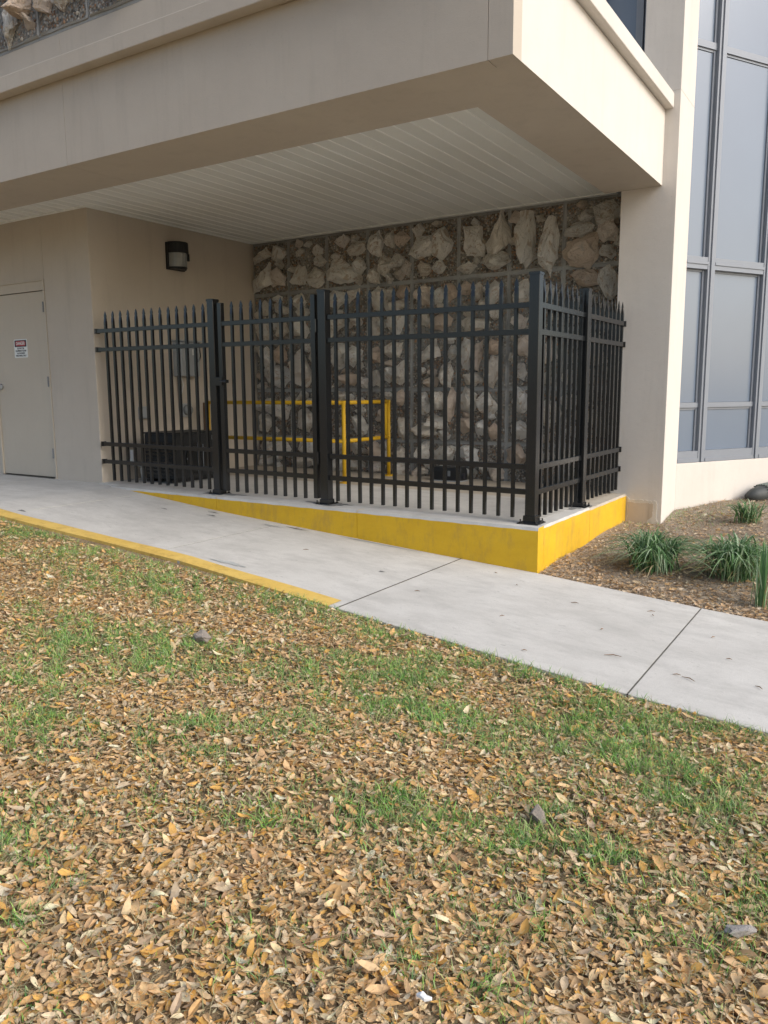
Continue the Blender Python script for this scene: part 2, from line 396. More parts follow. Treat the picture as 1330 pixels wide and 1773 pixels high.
# overhanging fascia: three panels on the front, one on the side
FY0, FX1, ZC = -1.2535, .338, 3.47
G = .002
for x0, x1, zz in ((-14, -3.55 - G, 3.82), (-3.55 + G, -1.3, 3.82), (-1.2999, -.184, ZC)): part('fascia_panel', B(x0, x1, FY0, -.616, ZB, zz), M['stucco'])
part('fascia_panel', B(-.1839, .187 - G, FY0, FY0 + .12, ZB, ZC), M['stucco'])
part('fascia_panel', B(.187 + G, FX1, FY0, FY0 + .12, ZB, ZC), M['stucco'])
sp_ = B(-.1838, FX1, FY0 + .1201, YC, ZB, ZC); sp_.m[0] = 1; part('fascia_panel', sp_, [M['stucco_lit'], M['stucco']])  # underside keeps plain beige; side face takes the copy with light painted in
part('upper_slab', B(-14, -.184, -.614, 2.9, ZS + .02, 3.47), M['stucco'])
# coping ledge
part('coping', MB().box(-14, .41, -1.36, FY0 - .002, 3.475, 3.598).box(-1.3, .41, FY0 - .002, FY0 + .3, 3.475, 3.598), M['stucco'], bevel=.006)
part('coping', MB().box(.2, .41, FY0 + .302, YC, 3.475, 3.598), M['stucco_lit'], bevel=.006)
part('roof_deck', B(-1.3, .199, FY0 + .302, 2.4, 3.475, 3.56), M['concrete'])
# column pilaster
part('column', MB().box(-.032, .466, YC, 2.69, -.6, 3.62).box(.13, .466, YC, 2.69, 3.62, 7.2), M['stucco_lit'], bevel=.004)
# broken render patch at the foot of the column
def jag(pts, y0, y1, amp, name, mat, dz=0):
    rr = random.Random(3); P = []
    for (a, b_) in zip(pts, pts[1:] + pts[:1]):
        n = max(2, int((Vector(a) - Vector(b_)).length / .015))
        for k in range(n):
            q = Vector(a).lerp(Vector(b_), k / n); P.append((q.x + rr.uniform(-amp, amp), q.y + rr.uniform(-amp, amp)))
    n = len(P)
    return MB().add([(x, y0, z) for x, z in P] + [(x, y1, z) for x, z in P], [tuple(range(n)), tuple(range(2 * n - 1, n - 1, -1))] + [(i, (i + 1) % n, n + (i + 1) % n, n + i) for i in range(n)]).build(name, mat, bld)
jag([(.14, -.3), (.14, -.04), (.17, -.055), (.42, -.06), (.425, -.24), (.455, -.3)], YC - .006, YC + .001, .006, 'spalled_edge', M['spall'])
jag([(.15, -.3), (.152, -.085), (.39, -.085), (.39, -.2), (.34, -.25), (.33, -.3)], YC - .0095, YC - .005, .004, 'render_patch', M['rough_patch'])
# upper storey window behind the ledge
uw = part('window', MB().box(.07, .128, 2.33, 2.4, 3.56, 7).box(-.02, .045, 2.36, 2.41, 3.56, 7).box(-.36, -.32, 2.33, 2.4, 3.56, 7).box(-1.3, .07, 2.33, 2.4, 3.56, 3.62), M['frame'])
part('pane', B(-1.3, .07, 2.415, 2.44, 3.62, 7), M['glass'], uw)
part('wall', B(-14, -1.3, FY0, 2.9, 3.822, 7.2), M['mortar'])

# soffit boards, each one a board with a raised seam
ps = MB(); pw = .1475
ps.add([(0, 0, .0), (pw - .013, 0, .0), (pw - .011, 0, -.0055), (pw - .004, 0, -.0055), (pw - .001, 0, .003), (pw - .001, 0, .01), (0, 0, .01),
        (0, 1, .0), (pw - .013, 1, .0), (pw - .011, 1, -.0055), (pw - .004, 1, -.0055), (pw - .001, 1, .003), (pw - .001, 1, .01), (0, 1, .01)],
       [(i, (i + 1) % 7, 7 + (i + 1) % 7, 7 + i) for i in range(7)] + [(6, 5, 4, 3, 2, 1, 0), (7, 8, 9, 10, 11, 12, 13)])
for q_ in (1, 2, 3): ps.m[q_] = 1
p0 = ps.build('soffit_board', [M['vinyl'], M['vinyl_rib']], bld); me0 = p0.data; bpy.data.objects.remove(p0)
me1 = me0.copy(); me1.materials[0] = M['vinyl_dull']
x = -.247 - pw; k = 0
while x > -9.5:
    y1 = 2.50 if x + pw > XW else -.02
    if x > XW or x + pw <= XW + .001: yy = y1
    inst('soffit_board', me0 if k % 2 else me1, bld, (x, -.575, ZS + random.uniform(-.001, .001)), (0, 0, 0), (1, (2.50 if x > XW - .05 else -.02) + .575, 1))
    x -= pw; k += 1
part('soffit_trim', MB().box(-14, -.186, -.614, -.556, ZS - .012, ZS + .012), M['vinyl'], bevel=.003)
part('soffit_trim', MB().box(-.246, -.186, -.555, 2.49, ZS - .012, ZS + .012), M['vinyl'], bevel=.003)
part('soffit_trim', MB().box(XW + .001, -.186, 2.492, YW - .01, ZS - .014, ZS + .012), M['vinyl_dull'], bevel=.003)
part('soffit_trim', MB().box(-14, XW + .03, -.035, .002, ZS - .014, ZS + .012).box(XW + .001, XW + .03, .003, 2.49, ZS - .014, ZS + .012), M['vinyl'], bevel=.003)
part('sealant', MB().tube([(-14, -.617, ZB - .001 + .09), (-.184, -.617, ZB + .089)], .004, 6), M['ink'])

# stone block wall: backing mortar, block faces, large stones and pebbles
part('mortar_backing', B(XW, .0, YW + .010, YW + .25, -.4, ZS + .02), M['mortar'])
STONES = [(-0.31,2.76,.26,.22),(-0.56,2.62,.27,.13),(-0.26,2.56,.18,.21),(-0.53,2.4,.3,.26),(-0.27,2.37,.15,.15),(-1.14,2.51,.23,.48),(-0.88,2.51,.19,.47),(-0.99,2.77,.11,.07),(-1.48,2.63,.24,.42),(-1.77,2.62,.32,.34),(-1.51,2.39,.27,.18),(-2.14,2.62,.26,.31),(-2.4,2.63,.27,.19),(-2.38,2.38,.15,.18),(-2.19,2.38,.13,.14),(-1.84,2.35,.18,.11),(-3.03,2.7,.2,.23),(-2.83,2.74,.14,.15),(-2.69,2.75,.16,.15),(-2.91,2.47,.18,.22),(-2.61,2.4,.1,.16),(-3.08,2.34,.16,.17),(-3.32,2.69,.25,.15),(-3.28,2.49,.17,.17),(-3.54,2.44,.39,.26),(-3.89,2.73,.14,.12),(-4.19,2.73,.14,.09),(-3.94,2.39,.25,.21),(-4.17,2.46,.14,.25),(-4.54,2.76,.19,.18),(-4.82,2.75,.25,.15),(-4.85,2.46,.28,.31),(-4.55,2.45,.24,.22),(-0.5,2.13,.26,.16),(-0.26,2.06,.18,.31),(-2.08,1.17,.16,.23),(-1.7,1.37,.12,.26),(-1.84,1.4,.15,.3),(-1.51,1.2,.14,.28),(-1.17,1.2,.12,.18),(-1.74,1.73,.31,.17),(-2.15,1.78,.26,.15),(-2.76,1.83,.21,.29),(-3.05,1.77,.17,.22),(-3.62,1.8,.23,.23),(-3.6,1.43,.26,.27),(-3.37,1.44,.2,.2),(-3.45,1.15,.26,.15),(-3.04,1.15,.15,.2),(-2.69,1.2,.14,.24),(-2.32,1.45,.22,.23),(-2.03,.81,.11,.33),(-1.82,.87,.21,.25),(-1.56,.85,.25,.22),(-2.21,.65,.2,.16),(-2.37,.53,.34,.14),(-2.69,.54,.14,.26),(-1.83,.6,.19,.17),(-1.18,.87,.16,.24),(-1.17,.57,.18,.19),(-1.19,.29,.2,.24),(-2.1,.28,.29,.18),(-1.79,.29,.24,.23),(-2.39,.29,.14,.2),(-2.69,.26,.19,.16),(-1.48,.55,.1,.17),(-3.08,.33,.17,.25),(-3.56,.95,.18,.13),(-2.88,.94,.12,.1),(-3.28,.59,.18,.25),(-3.39,.08,.26,.17),(-3.04,.08,.17,.17),(-3.71,.08,.24,.17),(-3.64,2.13,.23,.18),(-3.0,2.08,.22,.22),(-2.76,1.97,.23,.17),(-2.37,2.08,.2,.21),(-2.19,2.07,.15,.15),(-1.85,2.12,.15,.13),(-1.71,2.09,.12,.18),(-1.5,2.06,.14,.22),(-1.17,2.03,.17,.28),(-1.15,1.48,.16,.18),(-1.51,1.46,.16,.15),(-2.81,1.48,.26,.18),(-3.02,1.43,.15,.18),(-2.28,1.1,.2,.12),(-1.75,1.13,.19,.13),(-2.37,.86,.14,.24),(-4.81,1.78,.24,.3),(-4.21,1.8,.25,.27),(-4.74,1.45,.2,.28),(-4.54,1.47,.2,.2),(-4.55,1.19,.27,.23),(-4.16,1.27,.29,.4),(-4.14,1.99,.25,.15),(-4.81,.6,.24,.23),(-4.53,.76,.2,.2),(-4.14,.64,.22,.25),(-4.58,.27,.34,.18),(-4.83,.08,.28,.16),(-4.26,.1,.29,.15),(-3.65,.3,.18,.17),(-4.46,2.06,.23,.15),(-4.79,2.06,.17,.2),(-4.47,1.8,.2,.2),(-3.99,.29,.19,.18),(-3.92,.79,.16,.15)]
rs = random.Random(5)
def stone_mesh(i, seed):
    r_ = random.Random(seed); bm = bmesh.new()
    n = r_.choice((4, 5, 5, 6, 7)); off = r_.uniform(0, 6.28); pts = []
    for k in range(n):                                    # irregular angular outline
        a = off + 2 * math.pi * (k + r_.uniform(-.32, .32)) / n; q = r_.uniform(.42, .62)
        pts.append((math.cos(a) * q, math.sin(a) * q))
    for x_, z_ in pts:
        bm.verts.new((x_ * 1.0, .25, z_ * 1.0)); bm.verts.new((x_ * .97, -.08, z_ * .97))
    for k in range(4): bm.verts.new((r_.uniform(-.36, .36), -r_.uniform(.25, .9), r_.uniform(-.36, .36)))
    h = bmesh.ops.convex_hull(bm, input=bm.verts[:])
    bmesh.ops.delete(bm, geom=[g_ for g_ in h['geom_interior'] if isinstance(g_, bmesh.types.BMVert)], context='VERTS')
    bmesh.ops.subdivide_edges(bm, edges=bm.edges[:], cuts=2, use_grid_fill=True)
    for v_ in bm.verts:
        p = v_.co * 2.6 + Vector((seed * 3.1, 0, 0))
        d_ = noise.noise(p) * .07 + noise.noise(p * 2.9) * .09
        v_.co += Vector((noise.noise(p * 1.4 + Vector((9, 0, 0))) * .12, -d_, noise.noise(p * 1.4 + Vector((0, 0, 9))) * .12))
    me = bpy.data.meshes.new('stone'); bm.to_mesh(me); bm.free(); me.materials.append(M['stone']); return me
SM = [stone_mesh(i, 20 + i) for i in range(22)]
pebble_P = []                                             # (x, y, z, r)
def block(x0, x1, z0, z1, yw, given, extra=2):
    """one cast block face with its stones; axis: x along the wall, facing -Y"""
    g_ = .010; e = .006
    m_ = MB(); x0 += g_; x1 -= g_; z0 += g_; z1 -= g_
    nx, nz = 7, 7; vs = []; fs = []; fx_ = [0, .02, .22, .42, .6, .78, .98, 1]
    for j in range(nz + 1):
        for i in range(nx + 1):
            edge = i in (0, nx) or j in (0, nz)
            vs.append((x0 + (x1 - x0) * fx_[i] + (rs.uniform(-.004, .004)), yw + (e if edge else rs.uniform(-.008, .004)), z0 + (z1 - z0) * fx_[j] + rs.uniform(-.004, .004)))
    nf = len(vs)
    mi_ = []
    for j in range(nz):
        for i in range(nx): mi_.append(1 if i in (0, nx - 1) or j in (0, nz - 1) else 0); fs.append((j * (nx + 1) + i, j * (nx + 1) + i + 1, (j + 1) * (nx + 1) + i + 1, (j + 1) * (nx + 1) + i))
    loop = [i for i in range(nx + 1)] + [(j) * (nx + 1) + nx for j in range(1, nz + 1)] + [nz * (nx + 1) + i for i in range(nx - 1, -1, -1)] + [j * (nx + 1) for j in range(nz - 1, 0, -1)]
    for i in loop: vs.append((vs[i][0], yw + .05, vs[i][2]))
    n = len(loop)
    for i in range(n): fs.append((loop[i], nf + i, nf + (i + 1) % n, loop[(i + 1) % n]))
    m_.add(vs, fs); m_.m = mi_ + [1] * n
    blk = m_.build('stone_block', [M['matrix'], M['mortar']], bld)
    mine = [s for s in given if x0 - .01 < s[0] < x1 + .01 and z0 - .01 < s[1] < z1 + .01]
    tries = 0; add_ = 0
    want = extra if mine else 5
    while tries < 90 and add_ < want + 1:
        tries += 1; big_ = (not mine) or rs.random() < .3
        w_ = rs.uniform(.16, .3) if big_ and tries < 40 else rs.uniform(.08, .19); h_ = w_ * rs.uniform(.7, 1.25)
        cx, cz = rs.uniform(x0 + w_ * .5, x1 - w_ * .5), rs.uniform(z0 + h_ * .5, z1 - h_ * .5)
        if all(abs(cx - s[0]) > (w_ + s[2]) * .46 or abs(cz - s[1]) > (h_ + s[3]) * .46 for s in mine): mine.append((cx, cz, w_, h_)); add_ += 1
    for (cx, cz, w_, h_) in mine:
        w_ = min(w_ * 1.05, x1 - x0 - .02); h_ = min(h_ * 1.05, z1 - z0 - .02)
        cx = min(max(cx, x0 + w_ * .52), x1 - w_ * .52); cz = min(max(cz, z0 + h_ * .52), z1 - h_ * .52)
        d_ = rs.uniform(.085, .14) * (.55 + 1.4 * min(w_, h_))
        o = inst('stone', rs.choice(SM), blk, (cx, yw + .004, cz), (0, rs.choice((0, math.pi)) + rs.uniform(-.25, .25), 0), (w_ * 1.2, d_ * 1.9, h_ * 1.2))
    for k in range(int(150 * (x1 - x0) * (z1 - z0) / .36) * 2):
        cx, cz = rs.uniform(x0 + .028, x1 - .028), rs.uniform(z0 + .028, z1 - .028)
        if all(((cx - s[0]) / s[2]) ** 2 + ((cz - s[1]) / s[3]) ** 2 > .2 for s in mine): pebble_P.append((cx, yw, cz, rs.uniform(.005, .013) * (1.5 if rs.random() < .12 else 1)))
vx = [XW] + [-.73 - .607 * k for k in range(6, -1, -1)] + [.0]
vz = [-.05, .41, 1.02, 1.63, 2.25, 2.905]
for i in range(len(vx) - 1):
    for j in range(len(vz) - 1): block(vx[i], vx[i + 1], vz[j], vz[j + 1], YW, STONES, 3)
n_low = len(pebble_P)
UPS = [(-4.15, 4.03, .15, .3), (-3.72, 4.05, .2, .13), (-3.45, 4.12, .2, .27), (-4.4, 4.0, .2, .2)]
for k in range(5):
    block(-5.6 + .607 * k, -5.6 + .607 * (k + 1), 3.835, 4.45, FY0 - .015, UPS, 3); block(-5.6 + .607 * k, -5.6 + .607 * (k + 1), 4.45, 5.06, FY0 - .015, UPS, 2)

def scatter_mesh(name, base_v, base_f, mats4, tint, mat, parent=None, kind='stuff', smooth=False):
    """base_v (n,k,3) already placed vertices per piece; base_f list of faces over k"""
    n, k, _ = base_v.shape
    co_ = base_v.reshape(-1, 3).astype(np.float32)
    sizes = np.array([len(f) for f in base_f]); flat = np.concatenate([np.array(f) for f in base_f])
    loops = (flat[None, :] + (np.arange(n) * k)[:, None]).reshape(-1)
    tot = np.tile(sizes, n); starts = np.concatenate([[0], np.cumsum(tot)[:-1]])
    me = bpy.data.meshes.new(name); me.vertices.add(n * k); me.vertices.foreach_set('co', co_.reshape(-1))
    me.loops.add(len(loops)); me.loops.foreach_set('vertex_index', loops.astype(np.int32))
    me.polygons.add(len(tot)); me.polygons.foreach_set('loop_start', starts.astype(np.int32)); me.polygons.foreach_set('loop_total', tot.astype(np.int32))
    me.update(calc_edges=True)
    at = me.attributes.new('tint', 'FLOAT_COLOR', 'POINT')
    c = np.ones((n * k, 4), np.float32); c[:, :3] = (np.repeat(tint[:, None, :], k, axis=1) if tint.ndim == 2 else tint).reshape(-1, 3)
    at.data.foreach_set('color', c.reshape(-1)); me.materials.append(mat)
    if smooth: me.polygons.foreach_set('use_smooth', np.ones(len(tot), bool))
    o = bpy.data.objects.new(name, me); COL.objects.link(o)
    if parent: o.parent = parent
    o['kind'] = kind
    return o
P = np.array(pebble_P); n = len(P)
ob = np.array([(1, 0, 0), (.3, 0, .9), (-.8, 0, .6), (-.9, 0, -.4), (.1, 0, -1), (.2, -.8, .1), (-.2, -.7, -.15)])
V = ob[None] * (1 + RNG.uniform(-.3, .3, (n, 7, 3))); V *= P[:, 3][:, None, None]
a = RNG.uniform(0, 6.28, n); ca, sa = np.cos(a)[:, None], np.sin(a)[:, None]
X = V[..., 0] * ca - V[..., 2] * sa; Z = V[..., 0] * sa + V[..., 2] * ca
V = np.stack([X + P[:, 0:1], V[..., 1] * .8 + P[:, 1:2] - .004, Z + P[:, 2:3]], -1)
pal = np.array([(.36, .32, .26), (.32, .19, .11), (.16, .1, .065), (.08, .08, .075), (.46, .42, .35), (.24, .23, .21), (.34, .21, .13)])
tn = pal[RNG.integers(0, len(pal), n)] * RNG.uniform(.7, 1.2, (n, 1))
scatter_mesh('pebble_facing', V, [(0, 1, 5), (1, 2, 5, ), (2, 6, 5), (2, 3, 6), (3, 4, 6), (4, 5, 6), (4, 0, 5)], None, tn, M['pebble'], bld)

# low wall and tall window bay, turned 60 degrees
BA = R(60); O = Vector((.466, 2.69, 0)); T = Vector((math.cos(BA), math.sin(BA), 0)); N = Vector((math.sin(BA), -math.cos(BA), 0))
def bayb(m_, s0, s1, d0, d1, z0, z1, mi=0):   # s along the bay, d towards outside
    q = lambda s_, d_, z_: tuple(O + T * s_ + N * d_ + Vector((0, 0, z_)))
    return m_.add([q(s0, d0, z0), q(s1, d0, z0), q(s1, d1, z0), q(s0, d1, z0), q(s0, d0, z1), q(s1, d0, z1), q(s1, d1, z1), q(s0, d1, z1)],
                  [(0, 3, 2, 1), (4, 5, 6, 7), (0, 1, 5, 4), (1, 2, 6, 5), (2, 3, 7, 6), (3, 0, 4, 7)], mi)
part('low_wall', bayb(MB(), -.02, 2.95, -.4, .012, -.6, .258), M['stucco_lit'], bevel=.006)
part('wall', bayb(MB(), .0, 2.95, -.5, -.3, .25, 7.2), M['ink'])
MODS = [(-.45, .30), (.40, 1.125), (1.225, 1.95), (2.05, 2.775)]
ROWS = [(.375, .815), (.865, 2.17), (2.285, 4.19), (4.25, 6.4)]
for k, (s0, s1) in enumerate(MODS):
    m_ = MB(); s0c = max(s0, .002)
    bayb(m_, s1, s1 + .1, -.12, -.002, .262, 6.6)                    # mullion
    bayb(m_, s1 + .03, s1 + .07, -.001, .012, .262, 6.6)
    for z0, z1, d in ((.262, .375, -.006), (.815, .865, -.03), (2.17, 2.285, -.006), (4.19, 4.25, -.03), (6.4, 6.6, -.006)): bayb(m_, s0c, s1 - .001, -.12, d, z0, z1)
    bayb(m_, s0c, s1 - .001, -.005, .003, 2.215, 2.24); bayb(m_, s0c, s1 - .001, -.005, .004, .262, .30)
    for z0, z1 in ((.375, .815), (.865, 2.17), (2.285, 4.19), (4.25, 6.4)):   # sash beads
        bayb(m_, s1 - .03, s1 - .002, -.1, -.04, z0 + .001, z1 - .001)
        bayb(m_, s0c, s1 - .031, -.1, -.045, z1 - .022, z1 - .001)
    win = part('window', m_, M['frame'])
    for z0, z1 in ROWS: part('pane', bayb(MB(), s0c, s1 - .031, -.064, -.054, z0 + .002, z1 - .023), M['glass'], win)

# ------------------------------------------------------------------ fence
ZT = 1.815; Z0 = .035
def picket_mesh():
    h = .0125; rings = []
    def ring(z, a, b_): return [(-a, -b_, z), (a, -b_, z), (a, b_, z), (-a, b_, z)]
    for z, a, b_ in ((Z0, h, h), (1.70, h, h), (1.722, .0135, .009), (1.738, .0145, .0065), (1.752, .012, .005), (1.757, .0165, .005), (1.772, .0165, .0045), (1.795, .009, .003), (ZT, .0008, .001)): rings.append(ring(z, a, b_))
    return MB().loft(rings).build('picket', M['black'])
pk = picket_mesh(); PK = pk.data; bpy.data.objects.remove(pk)
RZ = (1.614, 1.422, .4263, .2367)
def fence_panel(name, x0, x1, pickets, label, cat, group, org=(0, 0, 0), rz=0., s=0., br0=False, br1=False):
    r_ = empty(name, org, rz); tag(r_, label, cat, group)
    for z in RZ:
        m_ = MB(); h = .0205; d_ = .019; tk = .003
        za, zb = z + s * x0, z + s * x1
        prof = [(-d_, -h), (d_, -h), (d_, h), (-d_, h)]
        m_.loft([[(x0, y, za + q) for y, q in prof], [(x1, y, zb + q) for y, q in prof]])
        o = m_.build('rail', M['black'], r_, bevel=.002)
    for z in RZ:
        if br0: B(x0 - .022, x0 - .001, -.028, .028, z + s * x0 - .026, z + s * x0 + .026).build('bracket', M['black'], r_, bevel=.002)
        if br1: B(x1 + .001, x1 + .024, -.028, .028, z + s * x1 - .026, z + s * x1 + .026).build('bracket', M['black'], r_, bevel=.002)
    for x in pickets:
        p_ = inst('picket', PK, r_, (x, 0, s * x), (random.uniform(-.0015, .0015), random.uniform(-.0015, .0015), 0))
    return r_
SL = -.0063; CP = .1178
fence_panel('fence', -4.90, -3.262, [-3.353 - CP * i for i in range(12, -1, -1)], 'leftmost black spear-top fence panel, in front of the black air conditioner by the beige wall', 'fence panel', 'black metal fence panels', s=SL, br0=True)
fence_panel('fence', -1.878, -.037, [-.151 - CP * i for i in range(14, -1, -1)], 'widest black fence panel, running up to the front corner post of the patio', 'fence panel', 'black metal fence panels', s=SL)
gate = fence_panel('fence_gate', -3.098, -2.052, [-2.159 - CP * i for i in range(7, -1, -1)], 'black spear-top gate leaf with latch, hung between the two left fence posts', 'gate', None, s=SL)
for x0 in (-3.148, -2.05): B(x0, x0 + .048, -.024, .024, .05 - SL, 1.825).build('stile', M['black'], gate, bevel=.003)
for z in (1.56, .42): MB().box(-2.0, -1.966, -.03, .012, z - .05, z + .05).tube([(-1.984, -.038, z - .055), (-1.984, -.038, z + .055)], .009, 10).build('hinge', M['black'], gate)
lt = MB().box(-3.2, -3.09, -.052, -.041, 1.06, 1.14).box(-3.075, -3.05, -.05, .0, 1.085, 1.115).tube([(-3.1, -.06, 1.10), (-3.03, -.06, 1.10)], .011, 10).build('latch', M['black'], gate, bevel=.002)
MB().tube([(-3.035, -.06, 1.10), (-3.022, -.06, 1.10)], .016, 10).build('latch_knob', M['black'], lt)
# side run, slightly skewed to the right towards the column
SA = math.atan2(2.12, .022)
sx = .018
fence_panel('fence', .045, .985, [.118 + CP * i for i in range(8)], 'short glossy black side fence panel from the front corner post to the middle side post', 'fence panel', 'black metal fence panels', org=(sx, 0, 0), rz=SA)
fence_panel('fence', 1.068, 2.095, [1.135 + CP * i for i in range(8)] + [2.068], 'black side fence panel bracketed to the beige column at the back', 'fence panel', 'black metal fence panels', org=(sx, 0, 0), rz=SA, br1=True)
def post(x, y, h, z0, label, plate=True, flare=False):
    r_ = empty('fence_post', (x, y, z0)); tag(r_, label, 'fence post', 'black fence posts')
    a = .0395
    B(-a, a, -a, a, .004, h - .012).build('shaft', M['black'], r_, bevel=.004)
    MB().loft([[(-b_, -b_, z), (b_, -b_, z), (b_, b_, z), (-b_, b_, z)] for z, b_ in ((h - .022, a + .0035), (h - .004, a + .0035), (h, a - .002))]).build('post_cap', M['black'], r_)
    if flare:
        MB().loft([[(-b_, -b_, z), (b_, -b_, z), (b_, b_, z), (-b_, b_, z)] for z, b_ in ((.0, .083), (.008, .083), (.022, .05), (.062, .048))]).build('base_flange', M['black'], r_)
    else: MB().box(-.075, .075, -.075, .075, -.001, .009).box(-.047, .047, -.047, .047, .009, .045).build('base_plate', M['black'], r_, bevel=.003)
    for sx_ in (-1, 1):
        for sy in (-1, 1): MB().tube([(sx_ * .063, sy * .063, .0), (sx_ * .063, sy * .063, .016), (sx_ * .063, sy * .063, .017), (sx_ * .063, sy * .063, .036)], [.012, .012, .006, .006], 6).build('anchor_bolt', M['black'], r_)
    return r_
post(.004, .0, 1.846, hp(0), 'front corner post of the black fence, standing at the tip of the yellow kerb', flare=True)
post(-1.92, 0, 1.845, hp(-1.92), 'black fence post right of the gate, on the middle of the front kerb')
post(-3.222, 0, 1.845, hp(-3.22), 'black fence post left of the gate, beside the latch')
post(sx + .012, 1.026, 1.835, -.004, 'black post halfway along the side fence, towards the column')
# dark sealant smears under the posts
def blot(name, cx, cy, rx, ry, z, mat, parent, seed, n=40):
    r_ = random.Random(seed); ph = [r_.uniform(0, 6.28) for _ in range(4)]; vs = []
    for k in range(n):
        a = 2 * math.pi * k / n; q = 1 + .25 * math.sin(3 * a + ph[0]) + .2 * math.sin(7 * a + ph[1]) + .12 * math.sin(13 * a + ph[2]) + r_.uniform(-.08, .08)
        x, y = cx + rx * q * math.cos(a), cy + ry * q * math.sin(a); vs.append((x, y, z(x)))
    return MB().add(vs, [tuple(range(n))]).build(name, mat, parent)
M['damp'] = m_concrete('dark_damp_concrete', (.17, .17, .16), (.26, .26, .25), .2)
for i, (cx, cy, rx, ry) in enumerate([(-1.9, .0, .2, .075), (-3.2, -.005, .22, .075), (.02, 1.03, .085, .16)]): blot('damp_ring', cx, cy, rx, ry, lambda x: hp(x) + .0035, M['damp'], pat, i)
M['stain'] = m_concrete('grey_stained_concrete', (.33, .34, .32), (.5, .51, .49), .3)
for i, (cx, cy, rx, ry, mm) in enumerate([(-1.69, -1.5, .14, .028, 'stain'), (-2.96, -.38, .05, .015, 'damp'), (-3.05, -.27, .06, .014, 'damp'), (-3.49, -1.77, .0, .0, 'damp'), (-4.11, -1.52, .04, .015, 'damp'), (-2.3, -.31, .1, .016, 'stain'), (-2.07, -.25, .1, .012, 'damp'), (-1.3, -.215, .35, .012, 'stain'), (-3.44, -.51, .035, .012, 'damp'), (-.75, -.93, .02, .012, 'damp')]):
    if rx: blot('stain', cx, cy, rx, ry, lambda x: float(gz(x)) + .0035, M[mm], walk, i + 9)

# ------------------------------------------------------------------ yellow pipe railing
rl = empty('pipe_railing', (-2.73, 1.41, 0)); tag(rl, 'yellow two-bar pipe railing behind the black fence, in front of the stone wall', 'railing'); rl.location = (0, 0, 0)
pr_ = .022
def pipe(name, pts): return MB().tube(pts, pr_, 14).build(name, M['yellow_pipe'], rl, smooth=False)
def arc(p, q, r_, c, n=6): return [c + (p - c) * math.cos(math.pi / 2 * k / n) + (q - c) * math.sin(math.pi / 2 * k / n) for k in range(n + 1)]
ax, ay, zt_ = -2.73, 1.41, .88
for o_ in (pipe('top_bar', [(-4.74, ay, zt_), (ax - .0, ay, zt_)]), pipe('middle_bar', [(-4.74, ay, .465), (ax, ay, .465)]), pipe('post', [(ax, ay, .02), (ax, ay, zt_ + .02)]), pipe('post', [(-4.74, ay, .02), (-4.74, ay, zt_ + .02)]),
           pipe('top_bar', [(ax, ay, zt_), (ax, 2.30, zt_)]), pipe('middle_bar', [(ax, ay, .465), (ax, 2.30, .465)]), pipe('post', [(ax, 2.32, .02), (ax, 2.32, zt_ + .02)]), pipe('post', [(ax - .005, 2.26, .46), (ax - .005, 2.26, zt_ + .012)])):
    for p_ in o_.data.polygons: p_.use_smooth = len(p_.vertices) == 4
for y in (ay, 2.32): MB().tube([(ax, y, .005), (ax, y, .022)], .055, 16).build('floor_flange', M['yellow_pipe'], rl)

# ------------------------------------------------------------------ things on the wing wall
lamp = empty('wall_lamp', (XW, 1.19, 2.57)); tag(lamp, 'black wall light with clear ribbed lens, high on the beige side wall under the soffit', 'wall lamp')
MB().box(.001, .035, -.135, .135, -.155, .15).build('back_plate', M['black_matt'], lamp, bevel=.006)
def half(y_r, x_r, z0, z1, n=12, taper=1.): 
    R_ = []
    for z, q in ((z0, taper), (z1, 1.)): R_.append([(.036, -y_r, z)] + [(.036 + x_r * q * math.sin(math.pi * k / n), -y_r * math.cos(math.pi * k / n), z) for k in range(1, n)] + [(.036, y_r, z)])
    return MB().loft(R_)
half(.13, .15, .03, .152, taper=1.05).build('hood', M['black_matt'], lamp, bevel=.004)
half(.115, .135, -.125, .029, taper=.9).build('lens', M['lens'], lamp)
half(.12, .13, -.15, -.126, taper=.8).build('lens_rim', M['black_matt'], lamp)
for k in range(13):
    a = math.pi * (k + .5) / 13; cx_, cy_ = .036 + .134 * math.sin(a), -.114 * math.cos(a)
    if k % 2 == 0: MB().tube([(cx_ * .96, cy_ * .93, -.12), (cx_, cy_, .026)], .004, 5).build('lens_rib', M['lens'], lamp)
MB().box(.12, .15, .058, .1, -.05, .028).build('rating_label', M['black_matt'], lamp)

eb = empty('electrical_box', (XW, 1.25, 1.39)); tag(eb, 'tall grey electrical enclosure on the beige wall behind the left fence panel', 'electrical box')
B(.001, .13, -.15, .15, -.2, .2).build('enclosure', M['grey_metal'], eb, bevel=.006)
lid = B(.131, .14, -.145, .145, -.195, .195).build('cover', M['grey_metal'], eb, bevel=.003)
B(.001, .17, -.16, .17, .205, .22).build('rain_hood', M['grey_metal'], eb)
MB().tube([(.141, .11, .01), (.15, .11, .01), (.15, .11, -.03)], .006, 8).build('latch', M['bolt'], eb)
MB().box(.1405, .142, .03, .08, .05, .12).build('label_plate', M['white_paint'], eb)
cb_ = MB().tube([(.03, -.1, -.2), (.03, -.1, -.35), (.02, -.09, -.5), (.03, -.09, -.62)], .011, 8).tube([(.03, -.06, -.2), (.05, -.05, -.3), (.02, -.07, -.45), (.04, -.05, -.62)], .006, 6).build('conduit', M['pvc'], eb)
cb2 = MB().tube([(.02, .15, .21), (.04, .24, .215), (.015, .27, .16), (.02, .28, .05), (.015, .26, -.01)], .007, 6).build('loose_cable', M['black_matt'], eb)
ob1 = empty('outlet_box', (XW, .6, .775)); tag(ob1, 'small square grey weatherproof outlet box, left one behind the fence', 'outlet box', 'grey boxes low on the wall')
